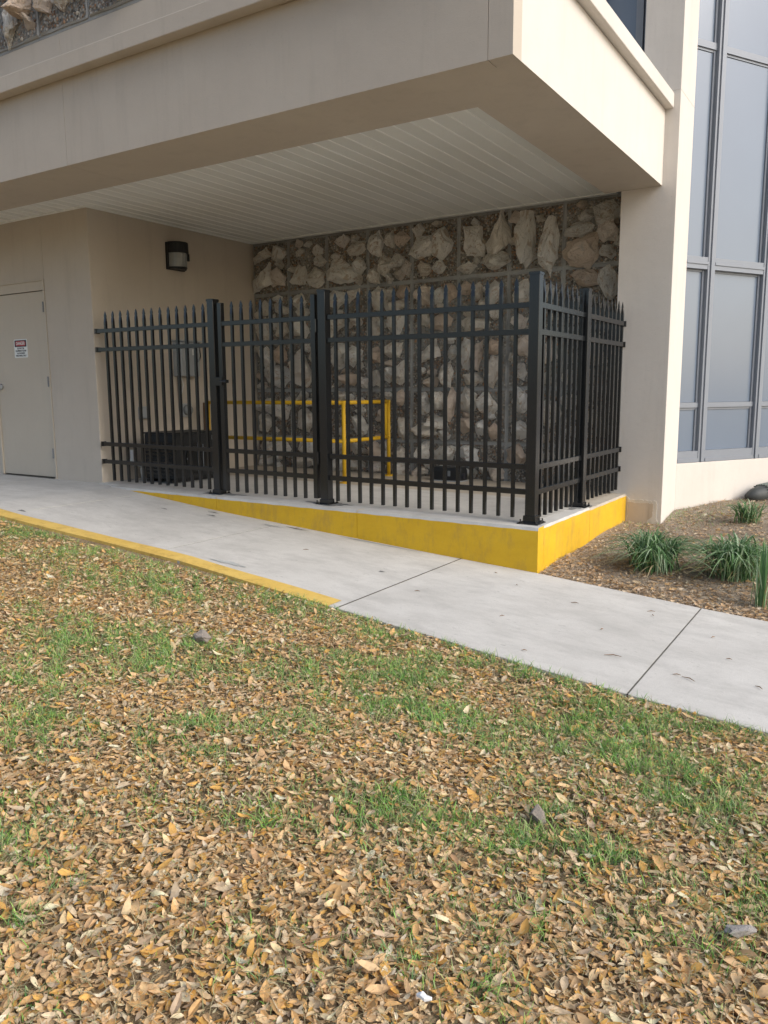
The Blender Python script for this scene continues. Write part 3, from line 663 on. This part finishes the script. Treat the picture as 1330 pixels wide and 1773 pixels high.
B(.001, .05, -.06, .06, -.07, .07).build('box', M['grey_metal'], ob1, bevel=.008); B(.051, .062, -.052, .052, -.062, .062).build('lid', M['grey_metal'], ob1, bevel=.006)
ob2 = empty('disconnect_box', (XW, 1.24, .79)); tag(ob2, 'grey round-fronted meter box below the tall electrical enclosure', 'meter box')
B(.001, .05, -.08, .08, -.08, .08).build('box', M['grey_metal'], ob2, bevel=.006); MB().tube([(.05, 0, 0), (.08, 0, 0), (.105, 0, 0), (.112, 0, 0)], [.062, .062, .05, .02], 18).build('glass_dial', M['lens'], ob2, smooth=True)
bt = tag(B(XW + .01, XW + .045, 1.55, 1.585, .02, .875).build('batten', M['wood']), 'thin brown upright wooden stick against the beige wall beside the railing end', 'stick')
pv = empty('drain_pipe', (XW + .08, .44, 0.03)); tag(pv, 'white plastic pipe with bends rising from the slab behind the left fence panel', 'pipe')
pv.location = (0, 0, 0)
MB().tube([(XW + .1, .48, .02), (XW + .1, .48, .16), (XW + .1, .47, .19), (XW + .095, .37, .2), (XW + .09, .35, .22), (XW + .09, .35, .37)], .022, 12).build('pipe', M['pvc'], pv, smooth=True)
for z, y in ((.12, .48), (.24, .35)): MB().tube([(XW + (.1 if y > .4 else .09), y, z - .03), (XW + (.1 if y > .4 else .09), y, z + .03)], .028, 12).build('coupling', M['pvc'], pv)
MB().tube([(XW + .12, .62, .02), (XW + .12, .62, .1)], .03, 12).build('stub', M['pvc'], pv)

# black condenser unit
ac = empty('condenser_unit', (-4.42, .66, .035)); tag(ac, 'dark boxy machine with louvred front, standing on the patio behind the left fence panel', 'machine')
hx, hy, hz = .23, .33, .52
B(-hx, hx, -hy, hy, .03, hz).build('cabinet', M['black_matt'], ac, bevel=.01)
B(-hx - .008, hx + .008, -hy - .008, hy + .008, hz + .001, hz + .018).build('top_panel', M['black_matt'], ac, bevel=.004)
for s_ in (-1, 1): B(s_ * .17 - .03, s_ * .17 + .03, -hy - .02, hy + .02, .0, .029).build('foot_rail', M['black_matt'], ac)
for k in range(9): B(-hx + .03, hx - .03, -hy - .008, -hy - .001, .08 + k * .042, .098 + k * .042).build('louvre', M['black'], ac)
MB().tube([(hx + .001, .0, .25), (hx + .012, .0, .25)], .17, 24).build('fan_ring', M['black'], ac)
for k in range(5): MB().tube([(hx + .016, -.16 + .08 * k, .25 - math.sqrt(max(.0, .16 ** 2 - (-.16 + .08 * k) ** 2)) - .01), (hx + .016, -.16 + .08 * k, .26 + math.sqrt(max(0, .16 ** 2 - (-.16 + .08 * k) ** 2)))], .004, 6).build('guard_wire', M['bolt'], ac)
st = B(hx + .001, hx + .003, .235, .29, .44, .49).build('warning_sticker', M['white_paint'], ac); B(hx + .0031, hx + .004, .243, .282, .464, .484).build('red_panel', M['red'], st)
B(hx + .001, hx + .003, .25, .285, .395, .42).build('white_sticker', M['white_paint'], ac)

bb = empty('bait_box', (-1.9, 2.26, -.0)); tag(bb, 'small black plastic box with chamfered ends on the floor against the stone wall', 'box')
def oct_(x0, x1, hy_, z1, c):
    P_ = [(x0 + c, -hy_), (x1 - c, -hy_), (x1, -hy_ + c * .8), (x1, hy_), (x0, hy_), (x0, -hy_ + c * .8)]
    return MB().loft([[(x, y, .0) for x, y in P_], [(x, y, z1 * .75) for x, y in P_], [(x * .94, y * .88, z1) for x, y in P_]])
oct_(-.19, .19, .09, .155, .05).build('body', M['black_matt'], bb, bevel=.004)
oct_(-.2, .2, .098, .012, .05).build('base', M['grey_metal'], bb)
MB().tube([(.19, -.02, .06), (.215, -.02, .06)], .035, 14).build('end_port', M['ink'], bb)
B(.04, .07, -.096, -.088, .06, .12).build('catch', M['bolt'], bb)

# danger sign on the door
def text_mesh(name, body, size, loc, mat, parent, width=None, bold=0.):
    c = bpy.data.curves.new(name, 'FONT'); c.body = body; c.size = size; c.align_x = 'CENTER'; c.align_y = 'CENTER'; c.extrude = .0006; c.offset = bold
    o = bpy.data.objects.new(name, c); COL.objects.link(o); bpy.context.view_layer.update()
    dg = bpy.context.evaluated_depsgraph_get(); me = bpy.data.meshes.new_from_object(o.evaluated_get(dg)); bpy.data.objects.remove(o)
    me.materials.clear(); me.materials.append(mat)
    xs_ = [v_.co.x for v_ in me.vertices]; sc_ = width / (max(xs_) - min(xs_)) if width else 1
    o = bpy.data.objects.new(name, me); COL.objects.link(o); o.parent = parent; o.rotation_euler = (R(90), 0, 0); o.scale = (sc_, 1, 1); o.location = loc; return o
sg = empty('danger_sign', (-6.295, .0135, 1.515)); tag(sg, 'small white danger sign with red and black heading, fixed on the beige door', 'sign')
def rrect(w_, h_, y0, y1, r_, mat, name, zc=0.):
    P_ = []
    for cx_, cz_, a0 in ((w_ - r_, h_ - r_, 0), (-w_ + r_, h_ - r_, 90), (-w_ + r_, -h_ + r_, 180), (w_ - r_, -h_ + r_, 270)):
        for k in range(5): a = R(a0 + 22.5 * k); P_.append((cx_ + r_ * math.cos(a), cz_ + r_ * math.sin(a) + zc))
    return MB().loft([[(x, y0, z) for x, z in P_], [(x, y1, z) for x, z in P_]]).build(name, mat, sg)
rrect(.125, .105, -.0025, .0, .012, M['white_paint'], 'plate')
rrect(.112, .038, -.0032, -.0026, .006, M['ink'], 'heading_panel', .056)
rrect(.098, .030, -.0038, -.0033, .028, M['red'], 'red_oval', .056)
text_mesh('heading_text', 'DANGER', .05, (0, -.0042, .056), M['white_paint'], sg, .165, .0008)
for z, s_, w_ in ((-.0, 'ELEVATOR', .13), (-.028, 'EQUIPMENT ROOM', .2), (-.056, 'AUTHORIZED', .15), (-.083, 'PERSONNEL ONLY', .2)):
    text_mesh('sign_text', s_, .026, (0, -.0032, z), M['ink'], sg, w_, .0004)

# ------------------------------------------------------------------ rocks, litter
def rock(name, loc, sc, mat, label, cat, seed, rz=0., sub=2):
    bm = bmesh.new(); r_ = random.Random(seed)
    for k in range(16): bm.verts.new(Vector((r_.gauss(0, 1), r_.gauss(0, 1), r_.gauss(0, 1))).normalized() * r_.uniform(.85, 1.1))
    h = bmesh.ops.convex_hull(bm, input=bm.verts[:]); bmesh.ops.delete(bm, geom=[g_ for g_ in h['geom_interior'] if isinstance(g_, bmesh.types.BMVert)], context='VERTS')
    bmesh.ops.subdivide_edges(bm, edges=bm.edges[:], cuts=2, use_grid_fill=True)
    for v_ in bm.verts: v_.co += v_.co.normalized() * noise.noise(v_.co * 2 + Vector((seed, 0, 0))) * .12
    me = bpy.data.meshes.new(name); bm.to_mesh(me); bm.free(); me.materials.append(mat)
    o = inst(name, me, None, loc, (0, 0, rz), sc); tag(o, label, cat); return o
rock('rock', (-.73, -2.72, float(hl(-.73, -2.72)) + .035), (.058, .045, .036), M['rock'], 'fist-sized grey-brown stone lying in leaves left of centre, below the yellow stripe', 'rock', 3)
rock('rock', (1.315, -3.164, float(hl(1.31, -3.16)) + .03), (.032, .03, .045), M['rock'], 'small upright pale grey stone in grassy leaves at right of the lawn', 'rock', 5)
rock('concrete_chunk', (1.99, -3.357, float(hl(1.99, -3.357)) + .034), (.052, .022, .019), M['plug'], 'pale elongated chunk of grey concrete among leaves near the lower right corner', 'concrete chunk', 12, R(38))
lw = MB().tube([(-.02, 0, 0), (-.008, .002, .004), (.004, -.001, .002), (.018, .003, .005)], [.005, .009, .008, .004], 7).build('paper_scrap', M['litter_white'], None, (1.40, -4.10, float(hl(1.4, -4.1)) + .045)); tag(lw, 'tiny crumpled white paper scrap on the leaves at the bottom of the lawn', 'litter')

# ------------------------------------------------------------------ leaves and grass
CAMP = np.array(CAM); CR = np.array(cam.matrix_world.to_3x3())
def project(p):
    q = (p - CAMP) @ CR; return 665 + 1364.2 * q[..., 0] / -q[..., 2], 886.5 - 1364.2 * q[..., 1] / -q[..., 2], -q[..., 2]
GREEN = [(-2.53,-1.81,.45,.30),(-3.43,-1.96,.24,.41),(-1.22,-3.2,.25,.47),(-.65,-3.75,.21,.3),(-.73,-3.18,.17,.3),(.37,-4.31,.1,.08),(.38,-4.48,.06,.07),(.64,-3.74,.16,.13),(-1.32,-2.23,.21,.24),(-.07,-2.11,.16,.19),(.37,-2.26,.21,.23),(.47,-2.07,.18,.2),(.82,-2.14,.17,.17),(1.24,-2.12,.23,.21),(1.63,-2.16,.23,.18),(.74,-2.82,.15,.21),(1.04,-2.83,.18,.2),(1.32,-2.76,.19,.19),(1.55,-2.53,.21,.27),(1.82,-2.37,.15,.27),(.9,-3.36,.12,.12),(1.37,-3.2,.12,.14),(1.59,-3.2,.15,.1),(1.41,-3.7,.05,.1),(1.51,-3.65,.05,.1),(1.51,-3.96,.06,.08),(1.96,-3.46,.1,.08),(2.06,-3.51,.06,.09),(1.71,-2.77,.18,.17),(.48,-2.77,.13,.18),(1.0,-3.86,.06,.08),(-.07,-3.37,.14,.17),(-.54,-2.62,.12,.18),(-1.6,-2.5,.3,.3),(.2,-3.2,.2,.15)]
_k = [(RNG.uniform(-9, 9), RNG.uniform(-9, 9), RNG.uniform(0, 6.28)) for _ in range(14)]
def patchy(x, y):
    s_ = sum(np.sin(a * x + b_ * y + c) for a, b_, c in _k) / 4.0
    return s_
def green_amt(x, y):
    g_ = np.zeros_like(x)
    for cx, cy, rx, ry in GREEN: g_ = np.maximum(g_, np.exp(-(((x - cx) / (rx * .95)) ** 2 + ((y - cy) / (ry * .95)) ** 2)))
    near_ = np.clip((-3.7 - y) / .8, 0, 1)
    e = np.exp(-np.clip(yf(x) - y, 0, 9) / .07) * (.55 + .35 * np.clip((x + 1) * .5, -1, 1))
    return np.clip(.30 - .2 * near_ + .55 * g_ * (.8 + .45 * patchy(x, y)) + .26 * patchy(x, y) + .1 * patchy(3.1 * x + 2, 3.1 * y) + .6 * np.clip(e, 0, 1), .02, 1)
def lawn_points(n, cap=None):
    x = RNG.uniform(-6.5, 4.6, n); y = RNG.uniform(-5.3, -1.8, n)
    ok = y < yf(x) - .004; x, y = x[ok], y[ok]
    z = hl(x, y); u, v_, d_ = project(np.stack([x, y, z], -1))
    ok = (d_ > .8) & (u > -330) & (u < 1660) & (v_ < 2050)
    return x[ok], y[ok], z[ok], d_[ok]
def rotmats(yaw, pitch, roll):
    cy, sy, cp_, sp_, cr_, sr_ = np.cos(yaw), np.sin(yaw), np.cos(pitch), np.sin(pitch), np.cos(roll), np.sin(roll)
    m_ = np.empty((len(yaw), 3, 3))
    m_[:, 0, 0] = cy * cp_; m_[:, 0, 1] = cy * sp_ * sr_ - sy * cr_; m_[:, 0, 2] = cy * sp_ * cr_ + sy * sr_
    m_[:, 1, 0] = sy * cp_; m_[:, 1, 1] = sy * sp_ * sr_ + cy * cr_; m_[:, 1, 2] = sy * sp_ * cr_ - cy * sr_
    m_[:, 2, 0] = -sp_; m_[:, 2, 1] = cp_ * sr_; m_[:, 2, 2] = cp_ * cr_
    return m_
LEAFF = [(0, 1, 5), (1, 2, 6, 5), (2, 3, 7, 6), (3, 4, 7), (1, 0, 8), (2, 1, 8, 9), (3, 2, 9, 10), (4, 3, 10)]
LCOL = np.array([(.69, .46, .24), (.64, .39, .16), (.73, .53, .30), (.77, .61, .40), (.64, .37, .10), (.55, .36, .19), (.65, .51, .34), (.57, .43, .29), (.78, .67, .49), (.42, .26, .14)])
LP_ = np.array([.2, .19, .17, .1, .13, .08, .06, .04, .03, .015])
def leaf_geo(n, length, curl=1.):
    L_ = length; Wd = L_ * RNG.uniform(.15, .24, n); fold = RNG.uniform(-.1, .55, n) * Wd * curl; cu = RNG.normal(.05, .12, n) * L_ * curl; tw = RNG.normal(0, .25, n)
    V = np.zeros((n, 11, 3)); tt = np.array([-.5, -.25, .0, .27, .5])
    for i, t_ in enumerate(tt): V[:, i, 0] = t_ * L_; V[:, i, 2] = cu * (4 * t_ * t_) 
    wv = [.68, 1.0, .82]
    for i, t_ in enumerate((-.27, .02, .29)):
        for s_, b_ in ((1, 5), (-1, 8)):
            V[:, b_ + i, 0] = t_ * L_; V[:, b_ + i, 1] = s_ * Wd * wv[i] * RNG.uniform(.85, 1.1, n)
            V[:, b_ + i, 2] = cu * (4 * t_ * t_) + fold + s_ * tw * Wd * t_ * 2
    return V
def leaf_tint(n, dark=1.):
    c = LCOL[RNG.choice(len(LCOL), n, p=LP_ / LP_.sum())] * RNG.uniform(.82, 1.15, (n, 1)) * dark
    t_ = np.repeat(c[:, None, :], 11, axis=1); t_[:, 1:4] *= 1.12; return np.clip(t_, 0, .8)
# main litter
x, y, z, d = lawn_points(270000)
g_ = green_amt(x, y); keep = RNG.random(len(x)) < np.clip(1.05 - .72 * g_, .33, 1); x, y, z, d, g_ = x[keep], y[keep], z[keep], d[keep], g_[keep]
n = len(x); order = np.argsort(d)
length = RNG.lognormal(math.log(.0265), .36, n).clip(.011, .072)
V = leaf_geo(n, length)
pit = RNG.normal(0, .2, n); rol = RNG.normal(0, .24, n)
Rm = rotmats(RNG.uniform(0, 6.28, n), pit, rol); V = np.einsum('nij,nkj->nki', Rm, V)
lift = np.abs(np.sin(pit)) * length * .5 + RNG.uniform(.001, .016, n) + .004 * g_
V[..., 0] += x[:, None]; V[..., 1] += y[:, None]; V[..., 2] += (z + lift)[:, None]
TI = leaf_tint(n)
reach = V[..., 1].max(axis=1) < yf(x) + .012
idx = order[reach[order]]
uu, vv, dd_ = project(np.stack([x, y, z + lift], -1))
infr = (uu > 10) & (uu < 1320) & (vv < 1768)
near = [i for i in idx if infr[i] and lift[i] > .014 and length[i] > .024][:300]
nearset = np.zeros(n, bool); nearset[near] = True
rest = reach & ~nearset
scatter_mesh('leaf_litter', V[rest], LEAFF, None, TI[rest], M['leaf'], lawn)
for i in near:                                             # the nearest leaves, one object each
    me = bpy.data.meshes.new('fallen_leaf'); c0 = V[i].mean(axis=0)
    me.from_pydata([tuple(q) for q in (V[i] - c0)], [], LEAFF); at = me.attributes.new('tint', 'FLOAT_COLOR', 'POINT')
    at.data.foreach_set('color', np.concatenate([TI[i], np.ones((11, 1))], 1).astype(np.float32).reshape(-1)); me.materials.append(M['leaf'])
    inst('fallen_leaf', me, lawn, tuple(c0))

# grass blades
def blades(x, y, z, h, wd, lean, tint, name, parent, mat='blade'):
    n = len(x); a = RNG.uniform(0, 6.28, n); dx, dy = np.cos(a), np.sin(a); px2, py2 = -dy, dx
    face = RNG.uniform(0, 6.28, n); fx, fy = np.cos(face), np.sin(face)
    V = np.zeros((n, 7, 3))
    for i, (t_, w_) in enumerate(((0, 1.), (.4, .95), (.75, .6))):
        off = lean * h * t_ ** 1.8; hz_ = h * (t_ - .35 * lean * t_ ** 2.2)
        for s_, b_ in ((-1, 0), (1, 1)):
            V[:, 2 * i + b_, 0] = x + dx * off + fx * wd * w_ * s_ * .5; V[:, 2 * i + b_, 1] = y + dy * off + fy * wd * w_ * s_ * .5; V[:, 2 * i + b_, 2] = z + hz_
    V[:, 6, 0] = x + dx * lean * h; V[:, 6, 1] = y + dy * lean * h; V[:, 6, 2] = z + h * (1 - .4 * lean)
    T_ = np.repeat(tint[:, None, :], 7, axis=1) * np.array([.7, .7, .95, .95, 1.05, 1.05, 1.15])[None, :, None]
    return scatter_mesh(name, V, [(0, 1, 3, 2), (2, 3, 5, 4), (4, 5, 6)], None, T_, M[mat], parent)
x, y, z, d = lawn_points(560000)
g_ = green_amt(x, y); keep = RNG.random(len(x)) < np.clip((g_ * 1.2 - .02) * np.clip(.72 + .8 * patchy(4.7 * x + 1, 4.7 * y - 2) + .3 * patchy(11 * x, 11 * y), .08, 1.5), .012, 1); x, y, z, g_ = x[keep], y[keep], z[keep], g_[keep]
n = len(x); gc = np.array([(.22, .42, .08), (.16, .35, .07), (.31, .50, .12), (.15, .30, .12), (.43, .50, .20), (.30, .38, .17)])
tn = gc[RNG.integers(0, 6, n)] * RNG.uniform(.75, 1.25, (n, 1))
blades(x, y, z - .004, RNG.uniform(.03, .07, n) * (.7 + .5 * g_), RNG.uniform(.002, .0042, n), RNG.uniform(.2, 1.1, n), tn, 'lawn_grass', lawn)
x, y, z, d = lawn_points(110000); n = len(x)
dc = np.array([(.42, .36, .2), (.5, .43, .28), (.33, .27, .15), (.3, .3, .16)])
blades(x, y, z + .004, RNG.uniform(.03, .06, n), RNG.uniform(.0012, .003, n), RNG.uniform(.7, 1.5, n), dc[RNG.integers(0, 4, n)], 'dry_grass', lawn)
# twigs on the lawn
x, y, z, d = lawn_points(500)
tw = MB()
for i in range(0, min(len(x), 120)):
    a = random.uniform(0, 6.28); L_ = random.uniform(.05, .16); p = Vector((x[i], y[i], z[i] + .03)); q = Vector((math.cos(a), math.sin(a), random.uniform(-.05, .12))) * L_
    if (p + q).y < yf((p + q).x): tw.tube([p, p + q * .5 + Vector((0, 0, .006)), p + q], [.0022, .0018, .001], 5)
tg = tw.build('twigs', M['wood'], lawn); tg['kind'] = 'stuff'

# planting bed litter
n0 = 40000; x = RNG.uniform(.13, 3.6, n0); y = RNG.uniform(BY + .01, 4.6, n0)
inw = (np.stack([x, y], -1) - np.array(O)[:2]) @ np.array(N)[:2] > .03
ok = (inw | (y < YC)) & ~((x < .48) & (y > YC - .02)); x, y = x[ok], y[ok]
fr_ = np.exp(-np.clip(y - BY, 0, 9) / .45) + .18 + .35 * np.exp(-((x - 1.7) ** 2 + (y - 1.2) ** 2) / .5); ok = RNG.random(len(x)) < fr_; x, y = x[ok], y[ok]; n = len(x)
V = leaf_geo(n, RNG.lognormal(math.log(.036), .28, n).clip(.015, .065)); pit = RNG.normal(0, .22, n)
V = np.einsum('nij,nkj->nki', rotmats(RNG.uniform(0, 6.28, n), pit, RNG.normal(0, .3, n)), V)
V[..., 0] += x[:, None]; V[..., 1] += y[:, None]; V[..., 2] += (hb(x, y) + RNG.uniform(.002, .018, n))[:, None]
ok = (V[..., 0].min(axis=1) > .13)
scatter_mesh('leaf_mulch', V[ok], LEAFF, None, (leaf_tint(n, .95) * .75 + .09)[ok], M['leaf'], bed)
n0 = 42000; x = RNG.uniform(.15, 3.6, n0); y = RNG.uniform(BY + .02, 4.6, n0)
inw = (np.stack([x, y], -1) - np.array(O)[:2]) @ np.array(N)[:2] > .03
ok = (inw | (y < YC)) & ~((x < .48) & (y > YC - .02)); x, y = x[ok], y[ok]; n = len(x)
nc = np.array([(.38, .27, .17), (.50, .41, .29), (.28, .2, .13), (.56, .48, .36)])
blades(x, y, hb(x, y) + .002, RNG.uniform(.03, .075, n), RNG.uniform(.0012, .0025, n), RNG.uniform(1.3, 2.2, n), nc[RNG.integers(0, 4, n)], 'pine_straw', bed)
n0 = 16000; x = RNG.uniform(.13, 3.4, n0); y = RNG.uniform(.9, 4.2, n0)
inw = (np.stack([x, y], -1) - np.array(O)[:2]) @ np.array(N)[:2] > .02
wd_ = np.exp(-((x - .62) ** 2 + (y - 2.45) ** 2) / .1) + .7 * np.exp(-((x - .35) ** 2 + (y - 1.95) ** 2) / .05) + .35 * np.exp(-((x - .95) ** 2 + (y - 2.9) ** 2) / .2)
ok = (inw | (y < YC)) & ~((x < .48) & (y > YC - .01)) & (RNG.random(n0) < wd_); x, y = x[ok], y[ok]; n = len(x)
blades(x, y, hb(x, y), RNG.uniform(.012, .04, n), RNG.uniform(.002, .005, n), RNG.uniform(.4, 1.4, n), gc[RNG.integers(0, 6, n)] * 1.15, 'low_weeds', bed)

# strappy clump plants, each leaf a bent folded blade
def clump(loc, spread, height, nb, label, seed, upright=0., name='lily_turf_clump', dead=.1):
    r_ = np.random.default_rng(seed); K = 7
    o = empty(name, loc); tag(o, label, 'plant', 'strappy clump plants in the bed')
    def layer(n, nm, cols, sp, hh, lo=.002):
        a = r_.uniform(0, 6.28, n); Lh = hh * r_.uniform(.65, 1.15, n); out = sp * r_.uniform(.15, 1., n) * (1 - upright * .7); wdt = r_.uniform(.003, .0075, n)
        V = np.zeros((n, 3 * K, 3)); bx0, by0 = r_.normal(0, spread * .13, n), r_.normal(0, spread * .13, n)
        dx, dy = np.cos(a), np.sin(a)
        for i in range(K):
            t_ = i / (K - 1); off = out * (t_ ** 1.35); hz_ = Lh * (1.9 * t_ - (1.05 + .55 * out / sp) * t_ * t_ * (1 - upright * .45)); w_ = wdt * (math.sin(math.pi * min(.93, .22 + .78 * t_)) if i < K - 1 else .06)
            for j, s_ in enumerate((-1, 0, 1)):
                V[:, 3 * i + j, 0] = bx0 + dx * off - dy * s_ * w_; V[:, 3 * i + j, 1] = by0 + dy * off + dx * s_ * w_; V[:, 3 * i + j, 2] = np.maximum(hz_, lo) - (0.35 * w_ if s_ == 0 else 0)
        F = []
        for i in range(K - 1): F += [(3 * i, 3 * i + 1, 3 * i + 4, 3 * i + 3), (3 * i + 1, 3 * i + 2, 3 * i + 5, 3 * i + 4)]
        tint = cols[r_.integers(0, len(cols), n)] * r_.uniform(.75, 1.3, (n, 1)); T_ = np.repeat(tint[:, None, :], 3 * K, axis=1)
        q = scatter_mesh(nm, V, F, None, T_, M['blade'], o, smooth=True); return q
    layer(nb, 'foliage', np.array([(.09, .18, .07), (.12, .24, .08), (.06, .13, .055), (.22, .34, .16), (.34, .44, .28)]), spread, height)
    layer(int(nb * dead) + 4, 'dead_foliage', np.array([(.4, .34, .2), (.3, .25, .12)]), spread * 1.25, height * .5)
    return o
def bz(x, y): return float(hb(x, y))
clump((.80, .47, bz(.8, .47)), .50, .36, 420, 'wide dark green strappy clump nearest the yellow kerb', 1)
clump((1.36, .62, bz(1.36, .62)), .52, .38, 460, 'largest dark green strappy clump, behind the small upright tuft at the right edge', 2)
clump((1.60, .10, bz(1.60, .10)), .24, .36, 34, 'small upright bright green tuft by the sidewalk at the right edge', 3, .9, 'grass_tuft', .05)
clump((1.20, 2.35, bz(1.2, 2.35)), .34, .22, 100, 'low green strappy clump farther back, below the window bay wall', 4, .35)
# dark bundle at the foot of the bay wall
hp_ = empty('dark_bundle', (1.2, 3.45, bz(1.2, 3.45))); tag(hp_, 'dark grey rounded bundle lying at the foot of the pale wall under the windows', 'bundle'); hp_.location = (0, 0, 0)
c0 = O + T * .98 + N * .16; z0_ = bz(c0.x, c0.y)
pts = [c0 + T * s_ + N * .02 * math.sin(s_ * 3) + Vector((0, 0, z0_ - c0.z + .06 + .02 * math.sin(s_ * 2.2))) for s_ in np.linspace(-.1, 1.2, 14)]
MB().tube(pts, [.03, .075, .095, .105, .105, .11, .1, .105, .11, .105, .1, .1, .09, .05], 16).build('core', m_plain('dark_weathered_bundle', (.045, .05, .048), .6, var=.5, bs=40, bstr=.8), hp_, smooth=True)
for k in range(9):
    a = R(20 + 17 * k); off_ = N * (.108 * math.cos(a)) + Vector((0, 0, .108 * math.sin(a)))
    MB().tube([p_ + off_ * (1 + .06 * math.sin(i_ * 1.3 + k)) for i_, p_ in enumerate(pts[2:-1])], .008, 6).build('strand', m_plain('grey_strand', (.13, .15, .13), .7, var=.4) if k == 0 else bpy.data.materials['grey_strand'], hp_)

# debris on the pavement: single leaves and twigs
dm = MB(); 
for (x, y, a, L_) in [(1.04, -.52, .4, .05), (1.07, -.59, 2, .03), (.6, -.71, .1, .05), (.68, -1.75, .3, .03), (1.08, -1.49, .2, .09), (1.48, -1.55, -.5, .08), (1.79, -1.43, -.7, .05), (1.42, -1.53, .2, .04), (1.46, -.77, 1, .03), (-1.53, -.81, .2, .05), (-2.07, -.15 - .1, .4, .05), (.9, -1.1, 1.2, .025), (.35, -1.3, .7, .03), (.15, -.6, 2.2, .025), (-.3, -1.2, .2, .04), (1.6, -1.1, .1, .03), (-.1, -.4, 2.8, .03)]:
    z = float(gz(x)) + .004; c, s_ = math.cos(a), math.sin(a)
    m_ = MB().tube([(-L_ / 2, 0, .002), (0, L_ * .12, .005), (L_ / 2, 0, .003)], [.0012, .003, .0012], 6)
    o = m_.build('leaf_debris', M['wood'], None, (x, y, z)); o.rotation_euler = (0, 0, a)
    tag(o, 'tiny dark twig or curled leaf lying on the pale sidewalk', 'debris', 'debris on the sidewalk')
